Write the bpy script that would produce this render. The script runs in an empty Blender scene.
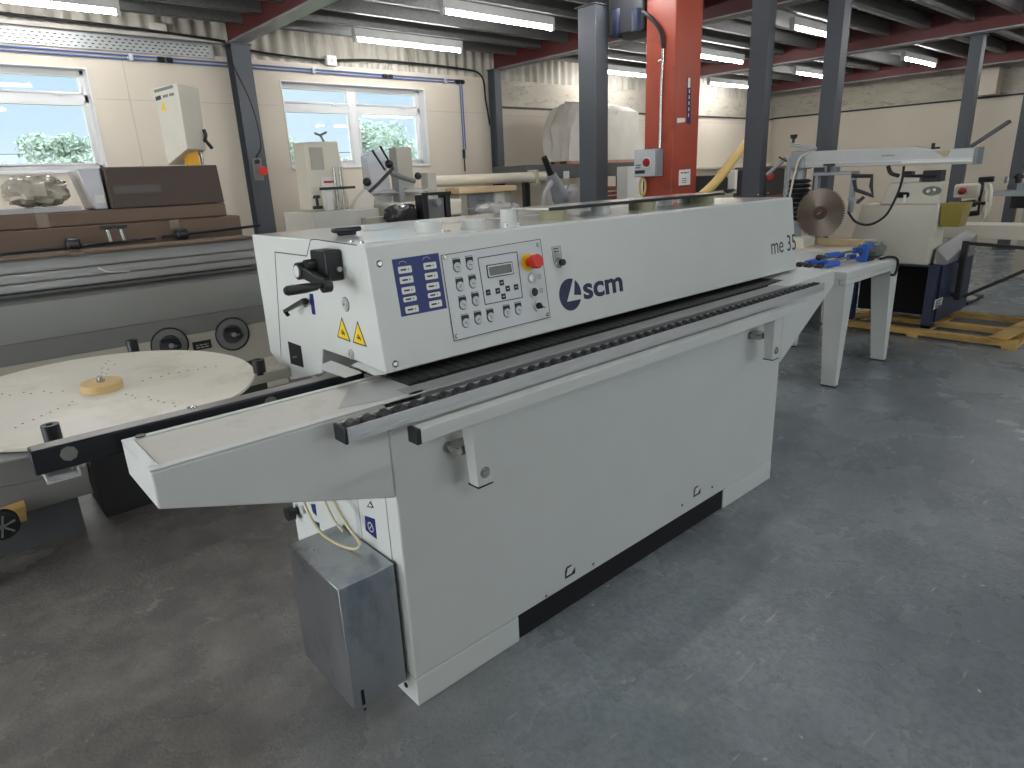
import bpy, bmesh, math, random
from mathutils import Vector, Matrix
random.seed(7)
S = bpy.context.scene
COL = S.collection
# ------------------------------------------------------------------ camera
CX, CY = 512.0, 384.0
_v = Vector((1285 - CX, 143 - CY)); _n = Vector((605 - CX, 2450 - CY))
F = math.sqrt(-(_v.x * _n.x + _v.y * _n.y))
_X = Vector((_v.x, _v.y, F)).normalized()
_Z = -Vector((_n.x, _n.y, F)).normalized()
_X = (_X - _Z * _X.dot(_Z)).normalized()
_Y = _Z.cross(_X)
ROW = (_X, _Y, _Z)                       # world axes in camera coordinates (x right, y down, z forward)
CAM = Vector((0, 0, 1.6))
def ray(px, py):
    d = Vector((px - CX, py - CY, F))
    return Vector((_X.dot(d), _Y.dot(d), _Z.dot(d)))
def at(px, py, x=None, y=None, z=None):
    d = ray(px, py)
    if x is not None: t = (x - CAM.x) / d.x
    elif y is not None: t = (y - CAM.y) / d.y
    else: t = (z - CAM.z) / d.z
    return CAM + d * t
cam_d = bpy.data.cameras.new('camera'); cam = bpy.data.objects.new('camera', cam_d); COL.objects.link(cam)
right = Vector((_X.x, _Y.x, _Z.x)); up = -Vector((_X.y, _Y.y, _Z.y)); back = -Vector((_X.z, _Y.z, _Z.z))
R3 = Matrix((right, up, back)).transposed()
cam.matrix_world = Matrix.Translation(CAM) @ R3.to_4x4()
cam_d.sensor_width = 36; cam_d.sensor_fit = 'HORIZONTAL'; cam_d.lens = 36 * F / 1024
cam_d.clip_start = 0.02; cam_d.clip_end = 300
S.camera = cam
# ------------------------------------------------------------------ view + world
S.view_settings.view_transform = 'Standard'; S.view_settings.look = 'None'
S.view_settings.gamma = 1; S.view_settings.use_curve_mapping = False
S.view_settings.exposure = 0.5
SKY_HIGH = 3.0; SKY_DOOR = 4.5; SKY_BACK = 2.2
W = bpy.data.worlds.new('world'); S.world = W; W.use_nodes = True
wn = W.node_tree; wn.nodes.clear()
wo = wn.nodes.new('ShaderNodeOutputWorld'); wb = wn.nodes.new('ShaderNodeBackground')
wt = wn.nodes.new('ShaderNodeTexCoord'); wsx = wn.nodes.new('ShaderNodeSeparateXYZ'); wr = wn.nodes.new('ShaderNodeValToRGB')
wnz = wn.nodes.new('ShaderNodeTexNoise'); wnz.inputs['Scale'].default_value = 3; wmx = wn.nodes.new('ShaderNodeMix'); wmx.data_type = 'RGBA'
wr.color_ramp.elements[0].position = 0.0; wr.color_ramp.elements[0].color = (.72, .84, .93, 1)
wr.color_ramp.elements[1].position = 0.35; wr.color_ramp.elements[1].color = (.46, .68, .92, 1)
wn.links.new(wt.outputs['Generated'], wsx.inputs[0]); wn.links.new(wsx.outputs['Z'], wr.inputs[0])
wn.links.new(wt.outputs['Generated'], wnz.inputs['Vector'])
wmr = wn.nodes.new('ShaderNodeMapRange'); wmr.inputs[1].default_value = .5; wmr.inputs[2].default_value = .75; wmr.inputs[4].default_value = .7
wn.links.new(wnz.outputs[0], wmr.inputs[0]); wn.links.new(wmr.outputs[0], wmx.inputs['Factor'])
wn.links.new(wr.outputs[0], wmx.inputs['A']); wmx.inputs['B'].default_value = (.86, .93, .97, 1)
wn.links.new(wmx.outputs['Result'], wb.inputs['Color']); wn.links.new(wb.outputs[0], wo.inputs[0])
# brighter cloud high up and towards the open loading door side
wmA = wn.nodes.new('ShaderNodeMapRange'); wmA.interpolation_type = 'SMOOTHSTEP'; wmA.inputs[1].default_value = .18; wmA.inputs[2].default_value = .5; wmA.inputs[3].default_value = .85; wmA.inputs[4].default_value = SKY_HIGH
wmB = wn.nodes.new('ShaderNodeMapRange'); wmB.interpolation_type = 'SMOOTHSTEP'; wmB.inputs[1].default_value = -.35; wmB.inputs[2].default_value = -.8; wmB.inputs[3].default_value = 0.0; wmB.inputs[4].default_value = SKY_DOOR
wad = wn.nodes.new('ShaderNodeMath'); wad.operation = 'ADD'
wn.links.new(wsx.outputs['Z'], wmA.inputs[0]); wn.links.new(wsx.outputs['X'], wmB.inputs[0]); wn.links.new(wmA.outputs[0], wad.inputs[0]); wn.links.new(wmB.outputs[0], wad.inputs[1]); wn.links.new(wad.outputs[0], wb.inputs['Strength'])
wmC = wn.nodes.new('ShaderNodeMapRange'); wmC.interpolation_type = 'SMOOTHSTEP'; wmC.inputs[1].default_value = -.3; wmC.inputs[2].default_value = -.8; wmC.inputs[3].default_value = 0.0; wmC.inputs[4].default_value = SKY_BACK  # sky strengthened behind the camera as added fill
wad2 = wn.nodes.new('ShaderNodeMath'); wad2.operation = 'ADD'
wn.links.new(wsx.outputs['Y'], wmC.inputs[0]); wn.links.new(wad.outputs[0], wad2.inputs[0]); wn.links.new(wmC.outputs[0], wad2.inputs[1]); wn.links.new(wad2.outputs[0], wb.inputs['Strength'])
wmD = wn.nodes.new('ShaderNodeMapRange'); wmD.inputs[1].default_value = .9; wmD.inputs[2].default_value = 2.6; wmx2 = wn.nodes.new('ShaderNodeMix'); wmx2.data_type = 'RGBA'   # the bright cloud is whiter
wn.links.new(wad2.outputs[0], wmD.inputs[0]); wn.links.new(wmD.outputs[0], wmx2.inputs['Factor']); wn.links.new(wmx.outputs['Result'], wmx2.inputs['A']); wmx2.inputs['B'].default_value = (.86, .89, .93, 1); wn.links.new(wmx2.outputs['Result'], wb.inputs['Color'])
def portal(loc, rot, sx, sy):
    la = bpy.data.lights.new('daylight_portal', 'AREA'); la.shape = 'RECTANGLE'; la.size = sx; la.size_y = sy; la.cycles.is_portal = True
    lo = bpy.data.objects.new('daylight_portal', la); COL.objects.link(lo); lo.location = loc; lo.rotation_euler = rot
portal((-4.75, 2.9, 1.5), (0, -math.pi / 2, 0), 3.0, 4.2)      # faces +X
portal((.6, 8.25, 2.33), (-math.pi / 2, 0, 0), 2.04, .95); portal((4.5, -5.3, 1.95), (math.pi / 2, 0, 0), 7.0, 1.7); portal((4.59, 8.25, 2.33), (-math.pi / 2, 0, 0), 2.04, .95)
# ------------------------------------------------------------------ materials
def srgb(r, g, b):
    f = lambda c: (c / 255 / 12.92) if c <= 10.3 else ((c / 255 + .055) / 1.055) ** 2.4
    return (f(r), f(g), f(b), 1)
MATS = {}
def mat(name, rgb, rough=.5, metal=0.0, var=.06, scale=6, bump=0.0, bscale=60, spec=.5, rvar=0.0, stretch=None, coat=0, emit=None, dark=None, dscale=3, alpha=None, trans=0):
    if name in MATS: return MATS[name]
    m = bpy.data.materials.new(name); m.use_nodes = True; nt = m.node_tree; b = nt.nodes['Principled BSDF']
    c = srgb(*rgb)
    tc = nt.nodes.new('ShaderNodeTexCoord'); mp = nt.nodes.new('ShaderNodeMapping')
    nt.links.new(tc.outputs['Object'], mp.inputs[0])
    if stretch: mp.inputs['Scale'].default_value = stretch
    nz = nt.nodes.new('ShaderNodeTexNoise'); nz.inputs['Scale'].default_value = scale; nz.inputs['Detail'].default_value = 5
    nt.links.new(mp.outputs[0], nz.inputs['Vector'])
    mx = nt.nodes.new('ShaderNodeMix'); mx.data_type = 'RGBA'
    nt.links.new(nz.outputs[0], mx.inputs['Factor'])
    mx.inputs['A'].default_value = tuple(v * (1 - var * 2) for v in c[:3]) + (1,)
    mx.inputs['B'].default_value = tuple(min(1, v * (1 + var * 2)) for v in c[:3]) + (1,)
    out = mx.outputs['Result']
    if dark:
        n2 = nt.nodes.new('ShaderNodeTexNoise'); n2.inputs['Scale'].default_value = dscale; n2.inputs['Detail'].default_value = 8; n2.inputs['Roughness'].default_value = .7
        nt.links.new(mp.outputs[0], n2.inputs['Vector'])
        mr = nt.nodes.new('ShaderNodeMapRange'); mr.inputs[1].default_value = .52; mr.inputs[2].default_value = .68
        nt.links.new(n2.outputs[0], mr.inputs[0])
        m2 = nt.nodes.new('ShaderNodeMix'); m2.data_type = 'RGBA'
        nt.links.new(mr.outputs[0], m2.inputs['Factor']); nt.links.new(out, m2.inputs['A']); m2.inputs['B'].default_value = srgb(*dark)
        out = m2.outputs['Result']
    nt.links.new(out, b.inputs['Base Color'])
    b.inputs['Roughness'].default_value = rough; b.inputs['Metallic'].default_value = metal
    b.inputs['Specular IOR Level'].default_value = spec; b.inputs['Coat Weight'].default_value = coat
    if rvar:
        mr = nt.nodes.new('ShaderNodeMapRange'); mr.inputs[3].default_value = max(.03, rough - rvar); mr.inputs[4].default_value = rough + rvar
        nt.links.new(nz.outputs[0], mr.inputs[0]); nt.links.new(mr.outputs[0], b.inputs['Roughness'])
    if bump:
        bn = nt.nodes.new('ShaderNodeTexNoise'); bn.inputs['Scale'].default_value = bscale; bn.inputs['Detail'].default_value = 4
        nt.links.new(mp.outputs[0], bn.inputs['Vector'])
        bp = nt.nodes.new('ShaderNodeBump'); bp.inputs['Strength'].default_value = bump; bp.inputs['Distance'].default_value = .01
        nt.links.new(bn.outputs[0], bp.inputs['Height']); nt.links.new(bp.outputs[0], b.inputs['Normal'])
    if emit: b.inputs['Emission Color'].default_value = srgb(*emit[0]); b.inputs['Emission Strength'].default_value = emit[1]
    if alpha is not None: b.inputs['Alpha'].default_value = alpha
    if trans: b.inputs['Transmission Weight'].default_value = trans
    MATS[name] = m; return m
M_white = mat('white_paint', (205, 209, 205), .38, var=.02, bump=.02, bscale=400, spec=.45)
M_top = mat('white_paint_glossy', (208, 211, 206), .13, var=.02, spec=.5)
M_dust = mat('sawdust_white', (206, 204, 194), .6, var=.03, scale=14, dark=(196, 192, 178), dscale=14)
M_black = mat('black_plastic', (24, 25, 28), .42, var=.1)
M_rub = mat('black_rubber', (17, 18, 20), .6, var=.1)
M_hole = mat('dark_opening', (10, 11, 14), .8)
M_alu = mat('aluminium', (196, 198, 198), .34, .35, var=.06, stretch=(.3, 8, 8), scale=10)
M_steel = mat('brushed_steel', (172, 176, 180), .3, .95, var=.16, scale=3, stretch=(1, 1, .5), rvar=.12, dark=(142, 150, 160), dscale=5)
M_table = mat('machined_table', (150, 150, 150), .42, .35, var=.12, stretch=(.4, 6, 6), scale=8)
M_zinc = mat('zinc_screw', (175, 175, 170), .25, .8)
M_navy = mat('navy_print', (14, 24, 66), .45, var=.03)
M_blue = mat('label_blue', (18, 36, 104), .45, var=.04)
M_label = mat('label_white', (220, 220, 212), .5, var=.02)
M_ink = mat('ink_black', (25, 25, 28), .5)
M_grey = mat('light_grey_plate', (186, 190, 190), .42, var=.02)
M_red = mat('button_red', (206, 44, 30), .4, var=.05)
M_yel = mat('warning_yellow', (236, 200, 30), .45, var=.03)
M_lcd = mat('lcd', (60, 66, 56), .2)
M_orange = mat('orange_paint', (158, 64, 40), .42, var=.06, scale=3, dark=(132, 54, 36), dscale=4)
M_col = mat('grey_column_paint', (72, 76, 81), .45, var=.05, scale=4)
M_beam = mat('red_oxide_paint', (88, 38, 36), .55, var=.12, scale=3)
M_flange = mat('beam_flange_grey', (140, 140, 142), .45, var=.08, scale=3)
M_purlin = mat('galvanised', (122, 122, 119), .42, .4, var=.2, scale=30, rvar=.1)
M_wood = mat('pallet_wood', (196, 160, 92), .7, var=.18, scale=5, stretch=(1, 1, 6), bump=.2, bscale=30, dark=(140, 104, 54))
M_ply = mat('light_wood', (205, 180, 140), .55, var=.12, scale=5, stretch=(1, 6, 6))
M_card = mat('cardboard', (112, 94, 80), .75, var=.07, scale=3, stretch=(.4, 1, 3), bump=.1, bscale=15)
M_cardd = mat('cardboard_dark', (82, 70, 62), .75, var=.07, scale=3, bump=.1, bscale=15)
M_tape = mat('parcel_tape', (120, 104, 86), .25, var=.1)
M_wrap = mat('grey_wrap', (158, 159, 156), .25, var=.16, scale=5, stretch=(.6, 2, 4), bump=.5, bscale=9)
M_clear = mat('clear_wrap', (190, 190, 188), .18, var=.15, bump=.8, bscale=14, alpha=.62)
M_plast = mat('white_sheet', (208, 202, 190), .5, var=.08, scale=4, bump=.5, bscale=6)
M_mgrey = mat('machine_grey', (116, 117, 114), .42, var=.04, scale=3)
M_mdark = mat('machine_dark_grey', (86, 88, 90), .42, var=.05, scale=3)
M_beige = mat('machine_beige', (172, 168, 154), .45, var=.04)
M_cream = mat('machine_cream', (212, 207, 190), .42, var=.03)
M_post = mat('machine_yellow', (222, 160, 20), .45)
M_mblue = mat('machine_blue', (28, 38, 66), .38, var=.06)
M_guard = mat('yellow_guard', (150, 134, 58), .35, var=.1)
M_disc = mat('disc_cream', (226, 221, 205), .4, var=.04, scale=5, dark=(205, 198, 178), dscale=4)
M_hub = mat('hub_wood', (206, 176, 122), .6, var=.08, scale=5)
M_cast = mat('cast_grey', (150, 156, 160), .4, .3, var=.06)
M_arm = mat('arm_grey_blue', (172, 176, 173), .4, .05, var=.05)
M_blade = mat('saw_blade', (128, 119, 110), .27, .95, var=.1)
M_pipe = mat('air_pipe_blue', (84, 108, 158), .45)
M_tray = mat('cable_tray', (165, 168, 165), .4, .5)
M_hosey = mat('hose_yellow', (206, 176, 104), .5, bump=.3, bscale=60)
M_tubec = mat('cream_tube', (205, 200, 182), .45)
M_pink = mat('pink_pallet', (186, 136, 118), .7, var=.12, scale=8)
M_brick = mat('red_stack', (158, 84, 72), .7, var=.2, scale=10, dark=(190, 160, 150), dscale=14)
M_clamp = mat('clamp_blue', (40, 92, 190), .4)
M_leaf = mat('leaves', (142, 158, 142), .9, var=.2, scale=2)
M_bark = mat('bark', (88, 86, 80), .9)
M_grass = mat('field_grass', (104, 128, 84), .9, var=.2, scale=.6)
M_frame = mat('window_upvc', (218, 218, 216), .35, var=.02)
def wallmat():
    m = bpy.data.materials.new('painted_wall'); m.use_nodes = True; nt = m.node_tree; b = nt.nodes['Principled BSDF']
    L = nt.links.new
    tc = nt.nodes.new('ShaderNodeTexCoord'); sp = nt.nodes.new('ShaderNodeSeparateXYZ'); L(tc.outputs['Object'], sp.inputs[0])
    n1 = nt.nodes.new('ShaderNodeTexNoise'); n1.inputs['Scale'].default_value = 1.2; n1.inputs['Detail'].default_value = 6; L(tc.outputs['Object'], n1.inputs['Vector'])
    mx = nt.nodes.new('ShaderNodeMix'); mx.data_type = 'RGBA'; L(n1.outputs[0], mx.inputs['Factor'])
    mx.inputs['A'].default_value = srgb(198, 187, 170); mx.inputs['B'].default_value = srgb(212, 202, 184)
    L(mx.outputs['Result'], b.inputs['Base Color']); b.inputs['Roughness'].default_value = .6
    n2 = nt.nodes.new('ShaderNodeTexNoise'); n2.inputs['Scale'].default_value = 30; L(tc.outputs['Object'], n2.inputs['Vector'])
    bp = nt.nodes.new('ShaderNodeBump'); bp.inputs['Strength'].default_value = .08; L(n2.outputs[0], bp.inputs['Height']); L(bp.outputs[0], b.inputs['Normal'])
    return m
M_wall = wallmat()
M_rough = mat('rough_whitewash', (190, 182, 166), .8, var=.12, scale=2.5, stretch=(1, 1, 3), bump=1.0, bscale=9, dark=(150, 142, 128), dscale=5)
M_corr = mat('corrugated_sheet', (186, 180, 166), .6, var=.1, scale=2, stretch=(3, 3, .4), dark=(140, 134, 122), dscale=3)
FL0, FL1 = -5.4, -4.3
def floormat():
    m = bpy.data.materials.new('painted_concrete'); m.use_nodes = True; nt = m.node_tree; b = nt.nodes['Principled BSDF']
    L = nt.links.new; N = nt.nodes.new
    tc = N('ShaderNodeTexCoord')
    def noise(s, d=6, r=.6, st=None):
        n = N('ShaderNodeTexNoise'); n.inputs['Scale'].default_value = s; n.inputs['Detail'].default_value = d; n.inputs['Roughness'].default_value = r
        if st:
            mp = N('ShaderNodeMapping'); mp.inputs['Scale'].default_value = st; mp.inputs['Rotation'].default_value = (0, 0, .5); L(tc.outputs['Object'], mp.inputs[0]); L(mp.outputs[0], n.inputs['Vector'])
        else: L(tc.outputs['Object'], n.inputs['Vector'])
        return n.outputs[0]
    def rng(o, a, c, lo=0, hi=1):
        r = N('ShaderNodeMapRange'); r.inputs[1].default_value = a; r.inputs[2].default_value = c; r.inputs[3].default_value = lo; r.inputs[4].default_value = hi; L(o, r.inputs[0]); return r.outputs[0]
    def mix(f, A, B):
        x = N('ShaderNodeMix'); x.data_type = 'RGBA'; L(f, x.inputs['Factor'])
        for k, v in (('A', A), ('B', B)):
            if isinstance(v, tuple): x.inputs[k].default_value = v
            else: L(v, x.inputs[k])
        return x.outputs['Result']
    c = mix(rng(noise(.9, 4), .4, .62), srgb(112, 121, 126), srgb(138, 146, 149))
    c = mix(rng(noise(1.6, 8, .65, (1, .45, 1)), .5, .72), c, srgb(92, 99, 103))
    c = mix(rng(noise(7, 8, .7), .45, .75, 0, .55), c, srgb(136, 143, 145))
    c = mix(rng(noise(38, 6, .75), .42, .62, 0, .5), c, srgb(92, 99, 103))
    c = mix(rng(noise(3.5, 8, .75), .60, .66, 0, .35), c, srgb(158, 160, 150))
    c = mix(rng(noise(13, 3, .5, (.35, 2.5, 1)), .67, .72, 0, .6), c, srgb(172, 170, 156))
    c = mix(rng(noise(24, 2, .5), .76, .785, 0, .9), c, srgb(196, 192, 172))
    # brown-grey left, bluish right: the tint of the light put into the floor colour
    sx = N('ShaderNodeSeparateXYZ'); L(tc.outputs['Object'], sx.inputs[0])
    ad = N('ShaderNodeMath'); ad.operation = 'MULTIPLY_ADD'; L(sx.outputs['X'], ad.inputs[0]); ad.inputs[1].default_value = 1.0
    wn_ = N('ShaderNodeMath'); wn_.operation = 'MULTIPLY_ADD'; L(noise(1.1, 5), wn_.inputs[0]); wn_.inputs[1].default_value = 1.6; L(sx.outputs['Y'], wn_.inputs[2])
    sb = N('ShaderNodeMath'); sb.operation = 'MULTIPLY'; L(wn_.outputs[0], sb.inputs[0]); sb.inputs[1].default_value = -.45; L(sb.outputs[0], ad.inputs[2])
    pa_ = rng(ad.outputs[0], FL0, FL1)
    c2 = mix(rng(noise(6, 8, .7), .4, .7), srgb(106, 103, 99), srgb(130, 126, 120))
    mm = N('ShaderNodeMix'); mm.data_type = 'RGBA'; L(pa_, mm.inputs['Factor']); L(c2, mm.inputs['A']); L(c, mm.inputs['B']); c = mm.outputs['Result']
    L(c, b.inputs['Base Color'])
    L(rng(noise(2.2, 6, .6), .35, .65, .17, .34), b.inputs['Roughness'])
    b.inputs['Specular IOR Level'].default_value = .5
    bp = N('ShaderNodeBump'); bp.inputs['Strength'].default_value = .6; bp.inputs['Distance'].default_value = .004
    L(noise(90, 3, .6), bp.inputs['Height'])
    bp2 = N('ShaderNodeBump'); bp2.inputs['Strength'].default_value = .3; bp2.inputs['Distance'].default_value = .02
    L(noise(4, 3, .5), bp2.inputs['Height']); L(bp.outputs[0], bp2.inputs['Normal']); L(bp2.outputs[0], b.inputs['Normal'])
    return m
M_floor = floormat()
def deckmat():
    m = mat('deck_underside', (76, 75, 72), .55, .3, var=.25, scale=18)
    return m
M_deck = deckmat()
def glassmat():
    m = bpy.data.materials.new('window_glass'); m.use_nodes = True; nt = m.node_tree; nt.nodes.clear()
    o = nt.nodes.new('ShaderNodeOutputMaterial'); mx = nt.nodes.new('ShaderNodeMixShader'); fr = nt.nodes.new('ShaderNodeFresnel'); fr.inputs[0].default_value = 1.45
    t = nt.nodes.new('ShaderNodeBsdfTransparent'); t.inputs[0].default_value = (.93, .97, .98, 1); g = nt.nodes.new('ShaderNodeBsdfGlossy'); g.inputs['Roughness'].default_value = .02
    nt.links.new(fr.outputs[0], mx.inputs[0]); nt.links.new(t.outputs[0], mx.inputs[1]); nt.links.new(g.outputs[0], mx.inputs[2]); nt.links.new(mx.outputs[0], o.inputs[0])
    return m
M_glass = glassmat()
M_tube = mat('tube_glow', (250, 252, 255), .5, emit=((250, 250, 252), 46.0))

# ------------------------------------------------------------------ mesh builder
class MB:
    def __init__(s): s.v = []; s.f = []; s.m = []; s.T = None
    def add(s, vs, fs, mi=0):
        o = len(s.v)
        s.v += [(s.T @ Vector(v)) if s.T else Vector(v) for v in vs]
        s.f += [tuple(i + o for i in f) for f in fs]; s.m += [mi] * len(fs); return s
    def hexa(s, p, mi=0):   # 8 points: bottom 4 ccw, top 4 ccw
        return s.add(p, [(3, 2, 1, 0), (4, 5, 6, 7), (0, 1, 5, 4), (1, 2, 6, 5), (2, 3, 7, 6), (3, 0, 4, 7)], mi)
    def box(s, x0, x1, y0, y1, z0, z1, mi=0):
        return s.hexa([(x0, y0, z0), (x1, y0, z0), (x1, y1, z0), (x0, y1, z0), (x0, y0, z1), (x1, y0, z1), (x1, y1, z1), (x0, y1, z1)], mi)
    def bar(s, a, b, w, h, upv=(0, 0, 1), mi=0, w2=None, h2=None):
        a = Vector(a); b = Vector(b); d = (b - a).normalized(); u = Vector(upv); sd = d.cross(u).normalized(); u = sd.cross(d).normalized()
        w2 = w if w2 is None else w2; h2 = h if h2 is None else h2
        q = []
        for c, ww, hh in ((a, w, h), (b, w2, h2)):
            q += [c - sd * ww / 2 - u * hh / 2, c + sd * ww / 2 - u * hh / 2, c + sd * ww / 2 + u * hh / 2, c - sd * ww / 2 + u * hh / 2]
        return s.hexa(q, mi)
    def extr(s, pts, d, mi=0):
        n = len(pts); d = Vector(d); P = [Vector(p) for p in pts]
        vs = P + [p + d for p in P]
        fs = [tuple(range(n))[::-1], tuple(range(n, 2 * n))] + [(i, (i + 1) % n, n + (i + 1) % n, n + i) for i in range(n)]
        return s.add(vs, fs, mi)
    def ring(s, a, ax, prof, n=24, mi=0, caps=True):   # lathe: prof = [(t along axis, r)]
        a = Vector(a); ax = Vector(ax).normalized(); u = ax.orthogonal().normalized(); w = ax.cross(u)
        vs = []; fs = []
        for t, r in prof:
            for k in range(n):
                g = 2 * math.pi * k / n; vs.append(a + ax * t + (u * math.cos(g) + w * math.sin(g)) * r)
        for i in range(len(prof) - 1):
            for k in range(n):
                k2 = (k + 1) % n; fs.append((i * n + k, i * n + k2, (i + 1) * n + k2, (i + 1) * n + k))
        if caps: fs += [tuple(range(n))[::-1], tuple(range((len(prof) - 1) * n, len(prof) * n))]
        return s.add(vs, fs, mi)
    def cyl(s, a, b, r, r2=None, n=20, mi=0):
        a = Vector(a); b = Vector(b); L = (b - a).length
        return s.ring(a, b - a, [(0, r), (L, r if r2 is None else r2)], n, mi)
    def tube(s, pts, r, n=10, mi=0, rib=None):
        P = [Vector(p) for p in pts]; vs = []; fs = []; prev = None
        for i, p in enumerate(P):
            d = (P[min(i + 1, len(P) - 1)] - P[max(i - 1, 0)]).normalized()
            u = d.orthogonal().normalized() if prev is None else (prev - d * prev.dot(d)).normalized()
            prev = u; w = d.cross(u); rr = r * (1 + (rib if rib and i % 2 else 0))
            for k in range(n):
                g = 2 * math.pi * k / n; vs.append(p + (u * math.cos(g) + w * math.sin(g)) * rr)
        for i in range(len(P) - 1):
            for k in range(n):
                k2 = (k + 1) % n; fs.append((i * n + k, i * n + k2, (i + 1) * n + k2, (i + 1) * n + k))
        fs += [tuple(range(n))[::-1], tuple(range((len(P) - 1) * n, len(P) * n))]
        return s.add(vs, fs, mi)
    def ball(s, c, r, n=14, mi=0, seed=None, noise=0, sq=1):
        c = Vector(c); r = Vector(r) if hasattr(r, '__len__') else Vector((r, r, r)); vs = []; fs = []; rows = n // 2 + 1
        rg = random.Random(seed)
        for i in range(rows + 1):
            th = math.pi * i / rows
            for k in range(n):
                g = 2 * math.pi * k / n
                d = Vector((math.sin(th) * math.cos(g), math.sin(th) * math.sin(g), math.cos(th)))
                if sq != 1: d = Vector([math.copysign(abs(q) ** sq, q) for q in d])
                j = 1 + (rg.uniform(-noise, noise) if noise and 0 < i < rows else 0)
                vs.append(c + Vector((d.x * r.x, d.y * r.y, d.z * r.z)) * j)
        for i in range(rows):
            for k in range(n):
                k2 = (k + 1) % n; fs.append((i * n + k, (i + 1) * n + k, (i + 1) * n + k2, i * n + k2))
        return s.add(vs, fs, mi)
    def build(s, name, mats, parent=None, bev=0, smooth=35, sub=0, seg=2):
        if not isinstance(mats, (list, tuple)): mats = [mats]
        if parent is None:
            xs = [v.x for v in s.v]; ys = [v.y for v in s.v]; zs = [v.z for v in s.v]
            o = Vector(((min(xs) + max(xs)) / 2, (min(ys) + max(ys)) / 2, min(zs)))
        else: o = WL[parent.name]
        me = bpy.data.meshes.new(name); me.from_pydata([v - o for v in s.v], [], s.f)
        for m in mats: me.materials.append(m)
        for i, p in enumerate(me.polygons): p.material_index = s.m[i]
        bm = bmesh.new(); bm.from_mesh(me); bmesh.ops.remove_doubles(bm, verts=bm.verts, dist=1e-6); bmesh.ops.recalc_face_normals(bm, faces=bm.faces); bm.to_mesh(me); bm.free()
        for p in me.polygons: p.use_smooth = True
        me.set_sharp_from_angle(angle=math.radians(smooth))
        ob = bpy.data.objects.new(name, me); COL.objects.link(ob)
        if parent is None: ob.location = o
        else: ob.parent = parent
        WL[ob.name] = o
        if bev:
            b = ob.modifiers.new('bevel', 'BEVEL'); b.width = bev; b.segments = seg; b.limit_method = 'ANGLE'; b.angle_limit = math.radians(40)
        if sub:
            b = ob.modifiers.new('sub', 'SUBSURF'); b.levels = sub; b.render_levels = sub
        return ob
WL = {}
def tag(o, label=None, cat=None, group=None, kind=None):
    if label: o['label'] = label
    if cat: o['category'] = cat
    if group: o['group'] = group
    if kind: o['kind'] = kind
    return o
def thing(name, label, cat, loc, group=None):
    o = bpy.data.objects.new(name, None); COL.objects.link(o); o.location = Vector(loc); o.empty_display_size = .1
    WL[o.name] = Vector(loc); return tag(o, label, cat, group)
def struct(o, label=None): return tag(o, label, None, None, 'structure')
def B(*a, mi=0): return MB().box(*a, mi=mi)
def dup(root, off, label=None, name=None):
    def rec(o, par):
        c = o.copy(); COL.objects.link(c); c.parent = par
        for ch in list(o.children): rec(ch, c)
        return c
    ch = list(root.children); r = root.copy(); COL.objects.link(r); r.location = root.location + Vector(off)
    if label: r['label'] = label
    for k in ch: rec(k, r)
    return r
def curve(p, n=24):   # Catmull-Rom through points
    P = [Vector(q) for q in p]; P = [P[0] * 2 - P[1]] + P + [P[-1] * 2 - P[-2]]; out = []
    m = len(P) - 3
    for i in range(m):
        for k in range(n):
            t = k / n; a, b, c, d = P[i:i + 4]
            out.append(.5 * ((2 * b) + (c - a) * t + (2 * a - 5 * b + 4 * c - d) * t * t + (3 * b - a - 3 * c + d) * t ** 3))
    out.append(P[-2]); return out
class Frame:      # a flat face: origin, u right, v up, n outward
    def __init__(s, o, u, v): s.o = Vector(o); s.u = Vector(u).normalized(); s.v = Vector(v); s.v = (s.v - s.u * s.v.dot(s.u)).normalized(); s.n = s.u.cross(s.v)
    def p(s, a, b, c=0): return s.o + s.u * a + s.v * b + s.n * c
    def px(s, x, y):
        d = ray(x, y); t = (s.o - CAM).dot(s.n) / d.dot(s.n); q = CAM + d * t - s.o
        return q.dot(s.u), q.dot(s.v)
    def rect(s, mb, a0, b0, a1, b1, c0, c1, mi=0):
        return mb.hexa([s.p(a0, b0, c0), s.p(a1, b0, c0), s.p(a1, b1, c0), s.p(a0, b1, c0), s.p(a0, b0, c1), s.p(a1, b0, c1), s.p(a1, b1, c1), s.p(a0, b1, c1)], mi)
    def rr(s, mb, a0, b0, a1, b1, r, c0, c1, mi=0):
        pts = []
        for cx, cy, g0 in ((a1 - r, b0 + r, -90), (a1 - r, b1 - r, 0), (a0 + r, b1 - r, 90), (a0 + r, b0 + r, 180)):
            for k in range(5):
                g = math.radians(g0 + k * 22.5); pts.append(s.p(cx + r * math.cos(g), cy + r * math.sin(g), c0))
        return mb.extr(pts, s.n * (c1 - c0), mi)
    def line(s, mb, pts, w, c0, c1, mi=0):
        for (a, b), (c, d) in zip(pts, pts[1:]):
            A = s.p(a, b, (c0 + c1) / 2); Bq = s.p(c, d, (c0 + c1) / 2); mb.bar(A, Bq, w, c1 - c0, s.n, mi)
        return mb
    def disc(s, mb, a, b, r, c0, c1, n=20, mi=0, r2=None): return mb.cyl(s.p(a, b, c0), s.p(a, b, c1), r, r2, n, mi)
    def poly(s, mb, pts, c0, c1, mi=0): return mb.extr([s.p(a, b, c0) for a, b in pts], s.n * (c1 - c0), mi)
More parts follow.
